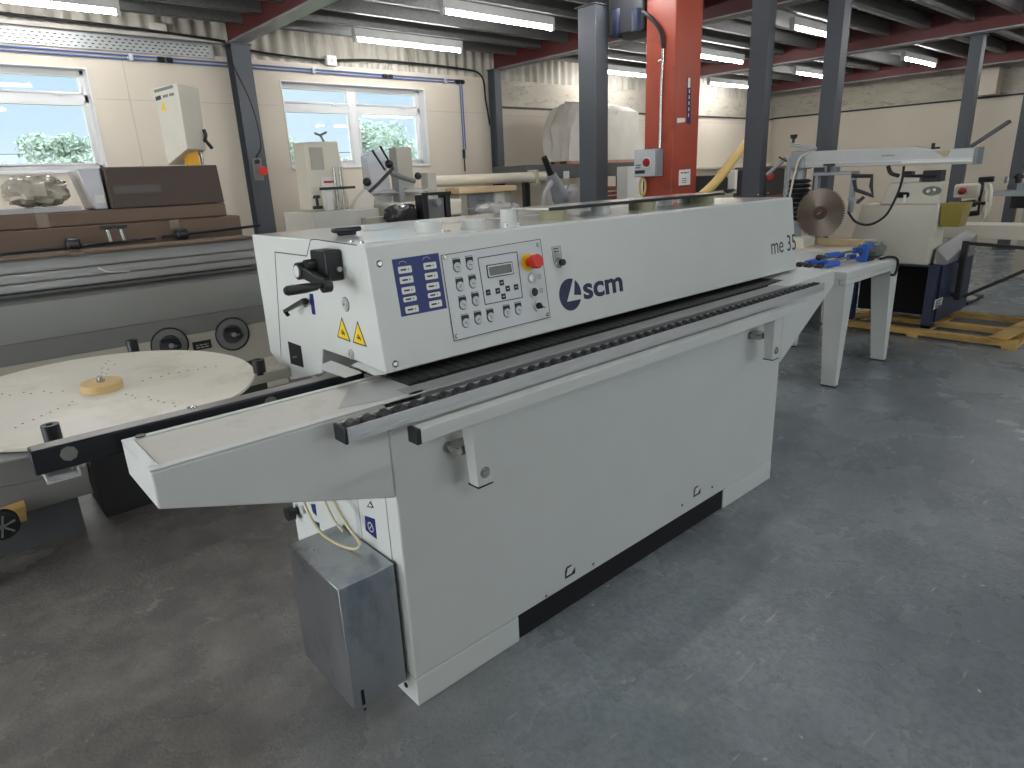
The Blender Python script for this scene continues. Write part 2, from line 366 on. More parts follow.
def text(fr, body, a0, b0, a1, h, c, m, name, parent, off=0.0, th=.0006):
    cu = bpy.data.curves.new(name, 'FONT'); cu.body = body; cu.size = 1; cu.offset = off; cu.extrude = .001
    to = bpy.data.objects.new('tmp', cu); COL.objects.link(to)
    bpy.context.view_layer.update()
    me = bpy.data.meshes.new_from_object(to.evaluated_get(bpy.context.evaluated_depsgraph_get()))
    bpy.data.objects.remove(to); bpy.data.curves.remove(cu)
    xs = [v.co.x for v in me.vertices]; ys = [v.co.y for v in me.vertices]
    x0, x1, y0, y1 = min(xs), max(xs), min(ys), max(ys)
    mb = MB()
    vs = [fr.p(a0 + (v.co.x - x0) / (x1 - x0) * (a1 - a0), b0 + (v.co.y - y0) / (y1 - y0) * h, c + (th if v.co.z > 0 else 0)) for v in me.vertices]
    mb.add(vs, [tuple(p.vertices) for p in me.polygons])
    bpy.data.meshes.remove(me)
    return mb.build(name, m, parent)
def marks(fr, mb, a0, b0, a1, rows, dy, h, c, th, mi=0, rg=random.Random(3)):   # unreadable small print as short strokes
    for r in range(rows):
        a = a0
        while a < a1:
            w = rg.uniform(.15, .4) * (a1 - a0); e = min(a1, a + w)
            fr.rect(mb, a, b0 - r * dy, e, b0 - r * dy + h, c, c + th, mi); a = e + (a1 - a0) * .07

# ================================================================== SETTING
YW = 7.95; XE = 15.2; X0 = -4.5; Y0 = -5.0; HC = 3.42
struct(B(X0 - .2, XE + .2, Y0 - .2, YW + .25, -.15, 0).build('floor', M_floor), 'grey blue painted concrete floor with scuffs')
# deck: ribbed sheet
mb = MB(); n = int((XE - X0) / .15)
mb.box(X0 - .2, XE + .2, Y0 - .2, YW + .25, HC + .06, HC + .2)
for i in range(n + 1):
    x = X0 + i * .15; mb.box(x, x + .075, Y0, YW + .2, HC, HC + .061)
struct(mb.build('ceiling', M_deck))
# window wall with two openings
def wall_with_holes(x0, x1, z0, z1, ya, yb, holes, m, name):
    xs = sorted({x0, x1, *[h[0] for h in holes], *[h[1] for h in holes]}); mb = MB()
    for a, b in zip(xs, xs[1:]):
        hs = [h for h in holes if h[0] < (a + b) / 2 < h[1]]
        if hs: mb.box(a, b, ya, yb, z0, hs[0][2]); mb.box(a, b, ya, yb, hs[0][3], z1)
        else: mb.box(a, b, ya, yb, z0, z1)
    return mb.build(name, m)
WIN = [(-.42, 1.62, 1.86, 2.80), (3.575, 5.60, 1.84, 2.80)]
struct(wall_with_holes(X0, 6.75, 0, 3.0, YW, YW + .22, WIN, M_wall, 'wall_back'))
mb = MB(); mb.box(6.75, XE, YW, YW + .22, 0, 2.6); o = struct(mb.build('wall_back_lower', M_wall))
struct(B(6.75, XE, YW + .03, YW + .22, 2.6, 3.0).build('wall_back_upper', M_rough))
def corrug(p0, p1, z0, z1, m, name, amp=.03, wl=.16):
    p0 = Vector(p0); p1 = Vector(p1); d = (p1 - p0); L = d.length; d.normalize(); nrm = Vector((-d.y, d.x, 0)); k = int(L / wl * 6); vs = []; fs = []
    for i in range(k + 1):
        q = p0 + d * (L * i / k) + nrm * amp * max(-.6, min(.6, math.sin(2 * math.pi * i / 6)))
        vs += [(q.x, q.y, z0), (q.x, q.y, z1)]
    for i in range(k): fs.append((2 * i, 2 * i + 2, 2 * i + 3, 2 * i + 1))
    mb = MB(); mb.add(vs, fs)
    mb.add([(v[0] + nrm.x * .12, v[1] + nrm.y * .12, v[2]) for v in vs], fs)
    return struct(mb.build(name, m, smooth=50))
corrug((X0, YW + .06, 0), (XE, YW + .06, 0), 2.98, HC + .06, M_corr, 'wall_back_cladding')
struct(B(XE, XE + .2, Y0, YW + .22, 0, 2.62).build('wall_end', M_wall))
struct(B(XE + .03, XE + .2, Y0, YW + .22, 2.62, HC + .06).build('wall_end_upper', M_rough))
mb = MB(); mb.box(X0 - .2, X0, Y0, .9, 0, HC + .06).box(X0 - .2, X0, 4.9, YW + .22, 0, HC + .06).box(X0 - .2, X0, .9, 4.9, 2.95, HC + .06); struct(mb.build('wall_left', M_wall))
mb = MB(); mb.box(X0, X0 + .06, .8, .9, 0, 3.0).box(X0, X0 + .06, 4.9, 5.0, 0, 3.0).box(X0, X0 + .25, .8, 5.0, 2.95, 3.25); struct(tag(mb.build('door_1', M_purlin), 'open roller door frame'))
struct(wall_with_holes(X0, XE, 0, HC + .06, Y0 - .2, Y0, [(1.0, 8.0, 1.1, 2.8)], M_wall, 'wall_front'))  # opening added behind the camera for fill daylight
struct(MB().box(6.9, XE - .01, YW - .035, YW, 2.6, 2.625).box(XE - .035, XE, Y0, YW - .04, 2.615, 2.645).build('trim_1', M_ink))
# board joints on the wall
mb = MB()
for x in (1.95, 3.15, 6.22): mb.box(x, x + .006, YW - .003, YW, .3, 2.98)
for a, b in ((1.66, 3.5), (5.62, 6.7)): mb.box(a, b, YW - .003, YW, 2.52, 2.526)
mb.box(6.9, XE, YW - .003, YW, 2.5, 2.506)
struct(mb.build('trim_2', mat('joint_line', (178, 170, 155), .7)))
struct(B(XE - .3, XE - .001, 3.62, 3.95, 2.66, 3.1).build('trim_3', M_wall))
# windows
YF = YW + .13
def window(n, x0, x1, z0, z1, mull):
    w = thing('window_%d' % n, 'white framed casement window', None, ((x0 + x1) / 2, YF, z0)); w['kind'] = 'structure'
    if 'category' in w: del w['category']
    fr = MB(); t = .05; zt = z1 - .27
    fr.box(x0, x0 + t, YF, YF + .07, z0, z1).box(x1 - t, x1, YF, YF + .07, z0, z1).box(x0, x1, YF, YF + .07, z0, z0 + t).box(x0, x1, YF, YF + .07, z1 - t, z1)
    fr.box(x0, x1, YF, YF + .07, zt - .04, zt + .04)
    for m in mull: fr.box(m - .055, m + .055, YF - .002, YF + .072, z0, z1)
    fr.build('window_frame', M_frame, w, bev=.006)
    edges = [x0 + t] + [q for m in mull for q in (m - .055, m + .055)] + [x1 - t]
    for a, b in zip(edges[::2], edges[1::2]):
        for c, d in ((z0 + t, zt - .04), (zt + .04, z1 - t)):
            s = MB(); u = .022
            s.box(a, a + u, YF - .006, YF + .05, c, d).box(b - u, b, YF - .006, YF + .05, c, d).box(a, b, YF - .006, YF + .05, c, c + u).box(a, b, YF - .006, YF + .05, d - u, d)
            s.build('sash', M_frame, w, bev=.004)
            B(a + .01, b - .01, YF + .02, YF + .03, c + .01, d - .01).build('pane', M_glass, w)
        mb = MB(); mb.box((a + b) / 2 + .2, (a + b) / 2 + .32, YF - .035, YF - .02, zt + .03, zt + .045).box((a + b) / 2 + .25, (a + b) / 2 + .28, YF - .03, YF, zt + .025, zt + .05); mb.build('window_handle', M_frame, w)
    B(x0, x1, YW - .02, YF, z0 - .03, z0).build('window_sill', M_frame, w, bev=.005)
    mb = MB(); mb.box(x0 - .001, x0 + .012, YW - .01, YF, z0, z1).box(x1 - .012, x1, YW - .01, YF, z0, z1).box(x0, x1, YW - .01, YF, z1 - .012, z1); mb.build('reveal_lining', M_frame, w)
w3 = thing('window_3', 'wide unseen window behind the camera, added as fill light', None, (4.5, Y0 - .1, 1.1)); w3['kind'] = 'structure'  # unseen window, added to let fill daylight onto the machine front
mb = MB(); mb.box(1.0, 8.0, Y0 - .14, Y0 - .06, 1.1, 1.17).box(1.0, 8.0, Y0 - .14, Y0 - .06, 2.73, 2.8)
for i in range(6): mb.box(1.0 + i * 1.386, 1.07 + i * 1.386, Y0 - .14, Y0 - .06, 1.1, 2.8)
mb.build('window_frame', M_frame, w3); B(1.05, 7.95, Y0 - .105, Y0 - .095, 1.15, 2.75).build('pane', M_glass, w3)
window(1, *WIN[0], [.6]); window(2, *WIN[1], [4.56])
# beams, purlins
for i, x in enumerate((-.8, 3.05, 6.88, 10.68, 14.45)):
    mb = MB(); mb.box(x - .09, x + .09, Y0, YW, 3.1, 3.115, mi=1).box(x - .006, x + .006, Y0, YW, 3.115, HC - .015).box(x - .09, x + .09, Y0, YW, HC - .015, HC)
    mb.box(x - .0895, x + .0895, Y0, YW, 3.1151, 3.12)
    struct(mb.build('beam_%d' % (i + 1), [M_beam, M_flange], bev=0), 'red oxide painted steel beam')
BX = [X0, -.8, 3.05, 6.88, 10.68, 14.45, XE]
pm = MB()
for j in range(25):
    y = 7.45 - j * .5
    for a, b in zip(BX, BX[1:]):
        a += .01; b -= .01
        pm.box(a, b, y, y + .004, 3.24, HC).box(a, b, y, y + .06, 3.24, 3.244).box(a, b, y, y + .06, HC - .004, HC - .0001).box(a, b, y + .056, y + .06, 3.24, 3.258)
struct(tag(pm.build('beam_purlin', M_purlin), 'rows of galvanised ceiling purlins'))
# columns
def hcol(n, x, y, w=.16, d=.16, top=3.1, m=M_col):
    mb = MB(); t = .012
    mb.box(x - w / 2, x + w / 2, y - d / 2, y - d / 2 + t, .01, top).box(x - w / 2, x + w / 2, y + d / 2 - t, y + d / 2, .01, top).box(x - t / 2, x + t / 2, y - d / 2 + t, y + d / 2 - t, .01, top)
    mb.box(x - w * .7, x + w * .7, y - d * .7, y + d * .7, 0, .015).box(x - w * .6, x + w * .6, y - d * .6, y + d * .6, top - .014, top - .001)
    return struct(mb.build('column_%d' % n, m), 'grey painted steel column')
def rcol(n, x0, x1, y0, y1, top=3.1, m=M_col):
    mb = MB(); mb.box(x0, x1, y0, y1, .012, top - .012); mb.box(x0 - .07, x1 + .07, y0 - .07, y1 + .07, 0, .015).box(x0 - .02, x1 + .02, y0 - .02, y1 + .02, top - .014, top - .001)
    for a in (x0 - .045, x1 + .045):
        for b in (y0 - .045, y1 + .045): mb.cyl((a, b, .014), (a, b, .04), .014, n=6)
    return struct(mb.build('column_%d' % n, m, bev=.004), 'grey painted steel column')
hcol(1, 3.07, 7.78, .2, .17); hcol(2, 6.76, 7.82, .12, .15)
rcol(3, 5.13, 5.31, 4.47, 4.69); rcol(4, 6.20, 6.32, 3.33, 3.51, top=HC)
rcol(5, 6.80, 6.95, 2.93, 3.08); rcol(6, 10.74, 10.90, 2.84, 2.98); rcol(7, 14.38, 14.56, 2.93, 3.09); hcol(8, 14.45, 7.8)
# ================================================================== LIGHTS
def tube_light(x, y, label, L=1.5, z=3.2, first=[None]):
    if first[0] is None:
        t = thing('ceiling_light', label, 'light', (x, y, z), 'fluorescent tube lights')
        B(x - L / 2, x + L / 2, y - .035, y + .035, z - .045, z + .04).build('housing', mat('light_housing', (205, 205, 200), .5), t, bev=.004)
        MB().cyl((x - L / 2 + .03, y, z - .066), (x + L / 2 - .03, y, z - .066), .021, n=14).build('tube', M_tube, t)
        for e in (x - L / 2, x + L / 2 - .035): MB().box(e, e + .035, y - .03, y + .03, z - .095, z - .0455).build('end_cap', M_label, t, bev=.004)
        first[0] = (t, Vector((x, y, z)), L)
    else:
        return dup(first[0][0], Vector((x, y, z)) - first[0][1], label)
    return t
VIS = {(4.85, 7.08): 'bright tube light under the ceiling above the right window', (4.95, 5.58): 'bright tube light at the top edge, left of the first square grey column',
       (9.2, 7.4): 'short looking tube light seen between the grey column and the orange pillar', (9.3, 5.8): 'tube light just right of the orange pillar, the higher one',
       (12.5, 7.45): 'tube light just right of the orange pillar, the lower one', (8.9, 4.1): 'tube light passing behind the top of the tall column above the blade saw',
       (12.8, 5.95): 'tube light low at the left side of the column above the blade saw', (13.0, 4.3): 'tube light left of the column that meets the red beam',
       (1.05, 7.08): 'tube light at the top left edge above the left window'}
for (x, y), lb in VIS.items(): tube_light(x, y, lb)
for x, y in [(1.0, 4.2), (4.9, 4.1), (4.9, 2.0), (9.2, 1.6), (13, 1.6), (1.0, 1.0), (4.9, -1), (9.2, -1), (-2.5, 5.6), (-2.5, 2), (1, -2), (13, -1.5), (-2.5, -2)]:
    bay = {-2.5: 'left end', 1.0: 'first', 1: 'first', 4.9: 'second', 9.2: 'third', 13: 'last'}[x]
    row = {5.6: 'second', 4.2: 'third', 4.1: 'third', 2.0: 'fourth', 2: 'fourth', 1.6: 'fourth', 1.0: 'fifth', -1: 'sixth', -1.5: 'sixth', -2: 'seventh'}[y]
    tube_light(x, y, 'tube light outside the picture, %s bay, %s row from the windows' % (bay, row))
#@@PART2
# ================================================================== EDGE BANDER (the big white machine)
eb = thing('edge_bander', 'long white edge banding machine with scm logo and control panel, in the foreground', 'machine', (2.0, 1.9, 0))
XL, XR, YFR = .85, 3.12, 1.497
mb = MB()
mb.extr([(XL, YFR, .105), (XL, YFR, 1.0), (XL, 1.80, 1.0), (XL, 1.80, .90), (XL, 2.30, .90), (XL, 2.30, .105)], (XR - XL, 0, 0))
mb.build('base_cabinet', M_white, eb, bev=.006)
B(XL + .03, XR - .03, YFR + .006, 2.26, .004, .106).build('recessed_plinth', M_hole, eb)
for a, b in ((XL, 1.29), (2.65, XR)):
    mb = MB(); mb.extr([(a, YFR - .001, 0), (a, YFR - .001, .104), (a, 2.3, .104), (a, 2.3, 0)], (b - a, 0, 0)); mb.build('foot', M_white, eb, bev=.004)
mb = MB()
for z in (.045, .082): mb.cyl((XL - .004, 1.56, z), (XL + .001, 1.56, z), .009, n=14)
mb.build('foot_hole', M_hole, eb)
# infeed / outfeed ramps (tapered wings)
def wing(a, b, ztip, zroot, name):      # a = outer x
    s = 1 if b > a else -1
    m_ = MB(); y0, y1, zt = YFR, 1.757, 1.026
    m_.extr([(a, y0, ztip), (b - s * .002, y0, zroot), (b - s * .002, y0, zt), (a, y0, zt)], (0, y1 - y0, 0))
    w = m_.build(name, M_white, eb, bev=.005)
    return w
w = wing(.259, XL, .937, .742, 'outfeed_wing')
mb = MB(); mb.box(.285, .98, 1.525, 1.735, 1.0262, 1.0275); mb.build('dusty_insert', M_dust, w)
mb = MB(); mb.box(.259, .98, YFR, 1.52, 1.0262, 1.031).box(.259, .98, 1.738, 1.757, 1.0262, 1.031).box(.259, .283, 1.52, 1.738, 1.0262, 1.031); mb.build('top_lip', M_white, w, bev=.002)
MB().cyl((.300, 1.745, 1.031), (.300, 1.745, 1.034), .012).build('cap', M_black, w)
mb = MB(); y0 = YFR
mb.extr([(3.68, y0, .965), (3.68, y0, 1.05), (XR + .002, y0, 1.03), (XR + .002, y0, .64)], (0, .26, 0)); w = mb.build('infeed_wing', M_white, eb, bev=.005)
# table, feed track
B(.965, 3.24, YFR, 1.82, 1.0, 1.024).build('table_bed', M_table, eb)
mb = MB(); mb.extr([(.74, 1.56, 1.0276), (.98, 1.50, 1.0276), (.98, 1.70, 1.0276), (.86, 1.72, 1.0276)], (0, 0, .0012)); mb.build('wear_plate', mat('wear_plate_grey', (176, 178, 176), .35, .2), eb)
B(.93, 3.24, YFR, 1.575, 1.0242, 1.031).build('table_strip', M_table, eb, bev=.003)
mb = MB(); k = 0; x = .985
while x < 3.36 and k < 60:
    mb.box(x, x + .036, 1.59, 1.72, 1.0245, 1.036); x += .04; k += 1
mb.build('feed_track', M_rub, eb, bev=.002)
B(.98, 3.40, 1.585, 1.73, 1.0242, 1.0262).build('track_bed', mat('oily_steel', (64, 62, 62), .4, .6, var=.2), eb)
# roller rail on the near edge
B(.68, 3.34, 1.402, 1.408, .990, 1.030).build('rail_front', M_alu, eb, bev=.001)
mb = MB(); mb.box(.68, 3.34, 1.409, 1.458, .990, .996).box(.68, 3.34, 1.452, 1.458, .996, 1.030).box(.70, 3.34, 1.400, 1.4015, 1.004, 1.0065); mb.build('rail_channel', M_alu, eb)
B(.672, .68, 1.400, 1.460, .988, 1.032).build('rail_end_cap', M_black, eb, bev=.002)
rp = None
for k in range(54):
    x = .71 + k * .0488
    if rp is None:
        mb = MB(); mb.ring((x, 1.412, 1.0175), (0, 1, 0), [(0, .012), (.004, .0205), (.032, .0205), (.036, .012)], 14); rp = mb.build('roller', M_black, eb)
    else:
        c = rp.copy(); COL.objects.link(c); c.location = (rp.location.x + k * .0488, rp.location.y, rp.location.z)
# support bar + brackets
bar = MB().box(.865, 3.07, 1.36, 1.400, .945, .984).build('support_bar', M_white, eb, bev=.002)
B(.850, .865, 1.358, 1.402, .943, .986).build('bar_end_cap', M_black, eb, bev=.002)
for x, zb in ((1.075, .735), (2.83, .745)):
    mb = MB()
    mb.hexa([(x - .014, 1.385, zb), (x + .042, 1.385, zb), (x + .042, 1.425, zb), (x - .014, 1.425, zb), (x - .022, 1.385, .944), (x + .042, 1.385, .944), (x + .042, 1.44, .944), (x - .022, 1.44, .944)])
    br = mb.build('bracket', M_white, eb, bev=.002)
    mb = MB(); mb.ring((x + .014, 1.386, zb + .04), (0, -1, 0), [(0, .018), (.003, .018), (.003, .010), (.009, .009)], 16); mb.build('bolt', M_zinc, br)
    B(x - .015, x + .043, 1.384, 1.432, zb - .004, zb - .0005).build('rubber_pad', M_rub, br)
    mb = MB(); mb.ring((x - .034, 1.498, zb + .105), (0, -1, 0), [(0, .018), (.006, .018), (.006, .010), (.06, .010)], 16).box(x - .036, x + .02, 1.441, 1.4965, zb + .09, zb + .12); mb.build('clamp_knob', M_zinc, br)
# warning stickers and small screws on the base front
FB = Frame((XL, YFR, 0), (1, 0, 0), (0, 0, 1))
for px, py in ((570, 571), (697, 491)):
    a, b = FB.px(px, py); st = MB()
    FB.poly(st, [(a - .028, b - .022), (a + .028, b - .022), (a + .028, b + .004), (a + .006, b + .026), (a - .02, b + .026), (a - .028, b + .01)], .0003, .0012)
    s_ = st.build('base_sticker', M_navy, eb); s2 = MB(); FB.poly(s2, [(a - .022, b - .012), (a + .006, b - .012), (a + .026, b + .008), (a + .012, b + .020), (a - .014, b + .018)], .0012, .0018); s2.build('sticker_face', M_label, s_)
mb = MB()
for px, py in ((546, 596), (593, 564), (682, 505), (712, 487), (776, 425), (776, 436)):
    a, b = FB.px(px, py)
    mb = MB(); FB.disc(mb, a, b, .006, 0, .002, 12); mb.build('screw', M_zinc, eb)
# base end (left): panel seam, stickers
FS = Frame((XL, YFR, 0), (0, -1, 0), (0, 0, 1))
def fs(px, py): return FS.px(px, py)
mb = MB(); FS.rect(mb, -.78, .12, -.06, .735, .0, .004); mb.build('end_panel', M_white, eb, bev=.002)
B(XL - .006, XL - .0042, 1.73, 1.76, .50, .73).build('panel_seam', M_grey, eb)
def quad(fr, pts, c0, c1, m, name, par):
    mb = MB(); fr.poly(mb, [fr.px(*p) for p in pts], c0, c1); return mb.build(name, m, par)
FS2 = Frame((XL - .004, YFR, 0), (0, -1, 0), (0, 0, 1))
q = quad(FS2, [(377, 539), (366, 530), (365, 515.5), (375, 519)], .0003, .0012, M_blue, 'blue_sticker', eb)
c = FS2.px(371, 527); mb = MB(); mb.ring(FS2.p(c[0], c[1], .0012), FS2.n, [(0, .017), (.0006, .017), (.0006, .014), (0, .014)], 20, caps=False); FS2.line(mb, [(c[0] - .012, c[1] - .012), (c[0] + .012, c[1] + .012)], .003, .0012, .0018); mb.build('sticker_symbol', M_label, q)
q = quad(FS2, [(367, 507), (374, 508), (370.5, 501)], .0003, .001, M_ink, 'warning_mark', eb)
quad(FS2, [(368.8, 506), (372.3, 506.5), (370.5, 503)], .001, .0016, M_label, 'mark_face', q)
q = quad(FS2, [(317, 516), (313, 512), (311, 504), (315.5, 504)], .0003, .0012, M_blue, 'blue_sticker', eb)
q = quad(FS2, [(320, 530), (315, 527), (315, 521), (319.5, 523)], .0003, .0012, M_blue, 'blue_sticker', eb)
p = at(299, 510, x=XL); mb = MB(); mb.ring((XL - .004, p.y, p.z), (-1, 0, 0), [(0, .014), (.02, .014), (.02, .03), (.045, .028)], 18); mb.build('side_knob', M_black, eb)
p = at(307, 508, x=XL); mb = MB(); mb.ring((XL - .004, p.y, p.z), (-1, 0, 0), [(0, .018), (.02, .016)], 18); mb.build('knob_base', M_grey, eb)
# stainless cover box at the base end
bx = MB().box(.655, .838, 1.532, 1.872, .088, .516).build('end_box', M_steel, eb, bev=.003)
B(.838, .8455, 1.545, 1.86, .10, .505).build('box_seal', M_rub, bx)
a = at(363, 697, y=1.532); B(a.x - .005, a.x + .005, 1.530, 1.5325, a.z - .028, a.z + .026).build('slot', M_hole, bx)
MB().cyl((a.x, 1.531, a.z - .045), (a.x, 1.529, a.z - .045), .005, n=12).build('box_screw', M_hole, bx)
M_hose = mat('translucent_hose', (196, 188, 152), .35)
MB().tube(curve([(.845, 1.95, .72), (.81, 1.86, .66), (.79, 1.72, .60), (.80, 1.66, .545), (.78, 1.70, .522), (.76, 1.84, .525), (.76, 1.95, .60), (.80, 2.05, .70)]), .005).build('air_hose', M_hose, eb)
MB().tube(curve([(.845, 2.02, .74), (.82, 1.95, .64), (.81, 1.86, .56), (.815, 1.80, .525)]), .004).build('air_hose', M_hose, eb)
# ---------------------------------------------------------------- hood
HX0, HX1, HYB, HZT = .955, 3.565, 2.56, 1.435
_h1, _h2 = at(290.5, 380, x=HX0), at(322, 373.4, x=HX0)
yb0, zb0, yt0 = 1.660, 1.056, 1.715
prof = [(yb0, zb0), (yt0 - .002, HZT - .006), (yt0 + .006, HZT), (HYB, HZT), (HYB, .975), (_h1.y, _h1.z), (_h2.y, _h2.z), (_h2.y - .03, 1.064), (1.83, 1.064), (1.74, 1.056)]
mb = MB(); mb.extr([(HX0, y, z) for y, z in prof], (HX1 - HX0, 0, 0))
hood = mb.build('hood', M_white, eb, bev=.004)
B(HX0 + .004, HX1 - .004, yt0 + .012, HYB - .004, HZT, HZT + .0015).build('hood_top', M_top, eb)
mb = MB(); mb.box(HX0 + .27, HX1 - .1, 2.18, 2.186, HZT + .0012, HZT + .003); mb.build('top_seam', M_grey, eb)
FH = Frame((HX0, yb0, zb0), (1, 0, 0), (0, yt0 - yb0, HZT - zb0))
def hp(px, py): return FH.px(px, py)
def hscr(px, py, r=.009, par=eb, c=0.0):
    a, b = hp(px, py); mb = MB(); mb.ring(FH.p(a, b, c), FH.n, [(0, r), (.002, r), (.004, r * .6), (.005, r * .55)], 16); s_ = mb.build('screw', M_zinc, par)
hscr(379.3, 263.8, .011); hscr(395.1, 363.8, .011); hscr(793, 208, .008)
def C6(x, y): return 376 + x / 5.12, 230 + y / 5.12
# blue label sheet with ten fields
quad6 = lambda pts: [C6(*p) for p in pts]
lab = quad(FH, quad6([(130, 445), (362, 400), (318, 117), (79, 152)]), .0003, .0015, M_blue, 'label_sheet', eb)
for j, (cx, cy) in enumerate([(147, 203), (155, 255), (165, 308), (173, 353), (183, 406), (275, 183), (282, 235), (290, 287), (297, 332), (304, 378)]):
    a, b = hp(*C6(cx, cy)); hh = .0105 if j % 5 != 3 else .0075
    mb = MB(); FH.rr(mb, a - .024, b - hh, a + .024, b + hh, .004, .0015, .0022); fl = mb.build('label_field', M_label, lab)
    mb = MB(); FH.rect(mb, a - .016, b - .0025, a + .004, b + .0025, .0022, .0026); FH.rect(mb, a + .010, b - .0025, a + .013, b + .0025, .0022, .0026); mb.build('field_print', M_ink, lab)
mb = MB()
for cx, cy in ((133, 165), (255, 143)):
    a, b = hp(*C6(cx, cy)); pts = [(a + .013 * math.cos(t / 6 * math.pi), b - .005 + .008 * math.sin(t / 6 * math.pi)) for t in range(7)]; FH.line(mb, pts, .0012, .0015, .0019)
mb.build('sheet_print', M_grey, lab)
# control panel
cp = quad(FH, quad6([(398, 568), (889, 446), (838, 47), (330, 131)]), .0003, .003, mat('panel_plate', (196, 200, 200), .4, .1, var=.01), 'control_panel', eb)
o_ = [hp(*C6(*p)) for p in [(398, 568), (889, 446), (838, 47), (330, 131)]]
mb = MB(); FH.line(mb, o_ + [o_[0]], .0022, .0025, .0034); mb.build('panel_border', M_ink, cp)
for p in ((348, 141), (824, 76), (875, 432), (410, 543)): hscr(*C6(*p), .007, cp, .003)
for cx, cy in [(413, 190), (478, 178), (428, 288), (493, 273), (443, 382), (508, 362), (457, 475), (521, 458), (584, 445), (668, 424), (727, 410)]:
    a, b = hp(*C6(cx, cy))
    mb = MB(); FH.rect(mb, a - .0155, b - .002, a + .0155, b + .025, .003, .0036); FH.disc(mb, a, b, .0170, .003, .0034, 20); mb.build('button_surround', M_ink, cp)
    mb = MB(); FH.disc(mb, a, b, .0148, .0034, .0075, 20); bt = mb.build('button', M_grey, cp, bev=.0008)
    mb = MB(); rr = random.Random(int(cx)); g = rr.uniform(0, 3)
    FH.line(mb, [(a - .007 * math.cos(g), b - .007 * math.sin(g)), (a, b + .001), (a + .007 * math.cos(g + .4), b + .007 * math.sin(g + .4))], .0018, .0075, .0079); mb.build('button_symbol', M_ink, cp)
    mb = MB(); marks(FH, mb, a - .016, b + .027, a + .014, 1, .004, .002, .003, .0005); mb.build('button_print', M_ink, cp)
dq = [hp(*C6(*p)) for p in [(556, 382), (747, 345), (718, 112), (518, 145)]]
mb = MB(); FH.line(mb, dq + [dq[0]], .003, .003, .0037); mb.build('display_outline', M_ink, cp)
lq = [hp(*C6(*p)) for p in [(575, 245), (697, 224), (688, 163), (563, 184)]]
ax_ = sum(q_[0] for q_ in lq) / 4; bx_ = sum(q_[1] for q_ in lq) / 4
mb = MB(); FH.rr(mb, ax_ - .058, bx_ - .022, ax_ + .058, bx_ + .022, .005, .003, .0055); bz = mb.build('display_bezel', M_ink, cp)
mb = MB(); FH.rr(mb, ax_ - .0545, bx_ - .0185, ax_ + .0545, bx_ + .0185, .004, .0055, .0062); mb.build('display_rim', M_label, bz)
mb = MB(); FH.rr(mb, ax_ - .050, bx_ - .0145, ax_ + .050, bx_ + .0145, .003, .0062, .0068); mb.build('display_screen', M_lcd, bz)
for cx, cy in [(640, 270), (620, 312), (671, 300), (650, 340), (571, 320), (714, 292)]:
    a, b = hp(*C6(cx, cy)); mb = MB(); FH.rect(mb, a - .0095, b - .0095, a + .0095, b + .0095, .003, .0042); kk = mb.build('key', M_ink, cp)
    mb = MB(); FH.rect(mb, a - .004, b - .0012, a + .004, b + .0012, .0042, .0046); mb.build('key_print', M_label, cp)
a, b = hp(*C6(776, 166))
mb = MB(); FH.disc(mb, a, b, .031, .003, .006, 28); es = mb.build('emergency_stop_collar', M_yel, cp)
mb = MB(); mb.ring(FH.p(a, b, .006), FH.n, [(0, .015), (.022, .015), (.024, .024), (.048, .025), (.052, .022)], 26); mb.build('emergency_stop_button', M_red, es)
a, b = hp(*C6(793, 247)); mb = MB(); mb.ring(FH.p(a, b, .003), FH.n, [(0, .018), (.008, .018), (.009, .015)], 22); mb.build('push_button', M_alu, cp)
a, b = hp(*C6(802, 318)); mb = MB(); mb.ring(FH.p(a, b, .003), FH.n, [(0, .0185), (.008, .0185), (.008, .015)], 22); pb = mb.build('push_button', M_alu, cp); mb = MB(); mb.ring(FH.p(a, b, .011), FH.n, [(0, .015), (.003, .0135)], 22); mb.build('button_face', M_ink, pb)
a, b = hp(*C6(822, 388)); mb = MB(); mb.ring(FH.p(a, b, .003), FH.n, [(0, .0185), (.008, .0185), (.008, .015)], 22); pb = mb.build('rotary_switch', M_alu, cp); mb = MB(); mb.ring(FH.p(a, b, .011), FH.n, [(0, .012), (.008, .011)], 18); mb.bar(FH.p(a - .010, b + .010, .022), FH.p(a + .008, b - .008, .022), .007, .008, FH.n); mb.build('switch_knob', M_ink, pb)
mb = MB()
for cx, cy in ((832, 238), (843, 310)):
    a, b = hp(*C6(cx, cy)); s_ = .007; FH.line(mb, [(a - s_, b - s_), (a + s_, b - s_), (a + s_, b + s_), (a - s_, b + s_), (a - s_, b - s_)], .0012, .003, .0035); FH.rect(mb, a - .001, b - .004, a + .001, b + .004, .003, .0035)
a, b = hp(*C6(862, 395)); FH.line(mb, [(a - .006, b), (a + .004, b)], .003, .003, .0035)
mb.build('panel_print', M_ink, cp)
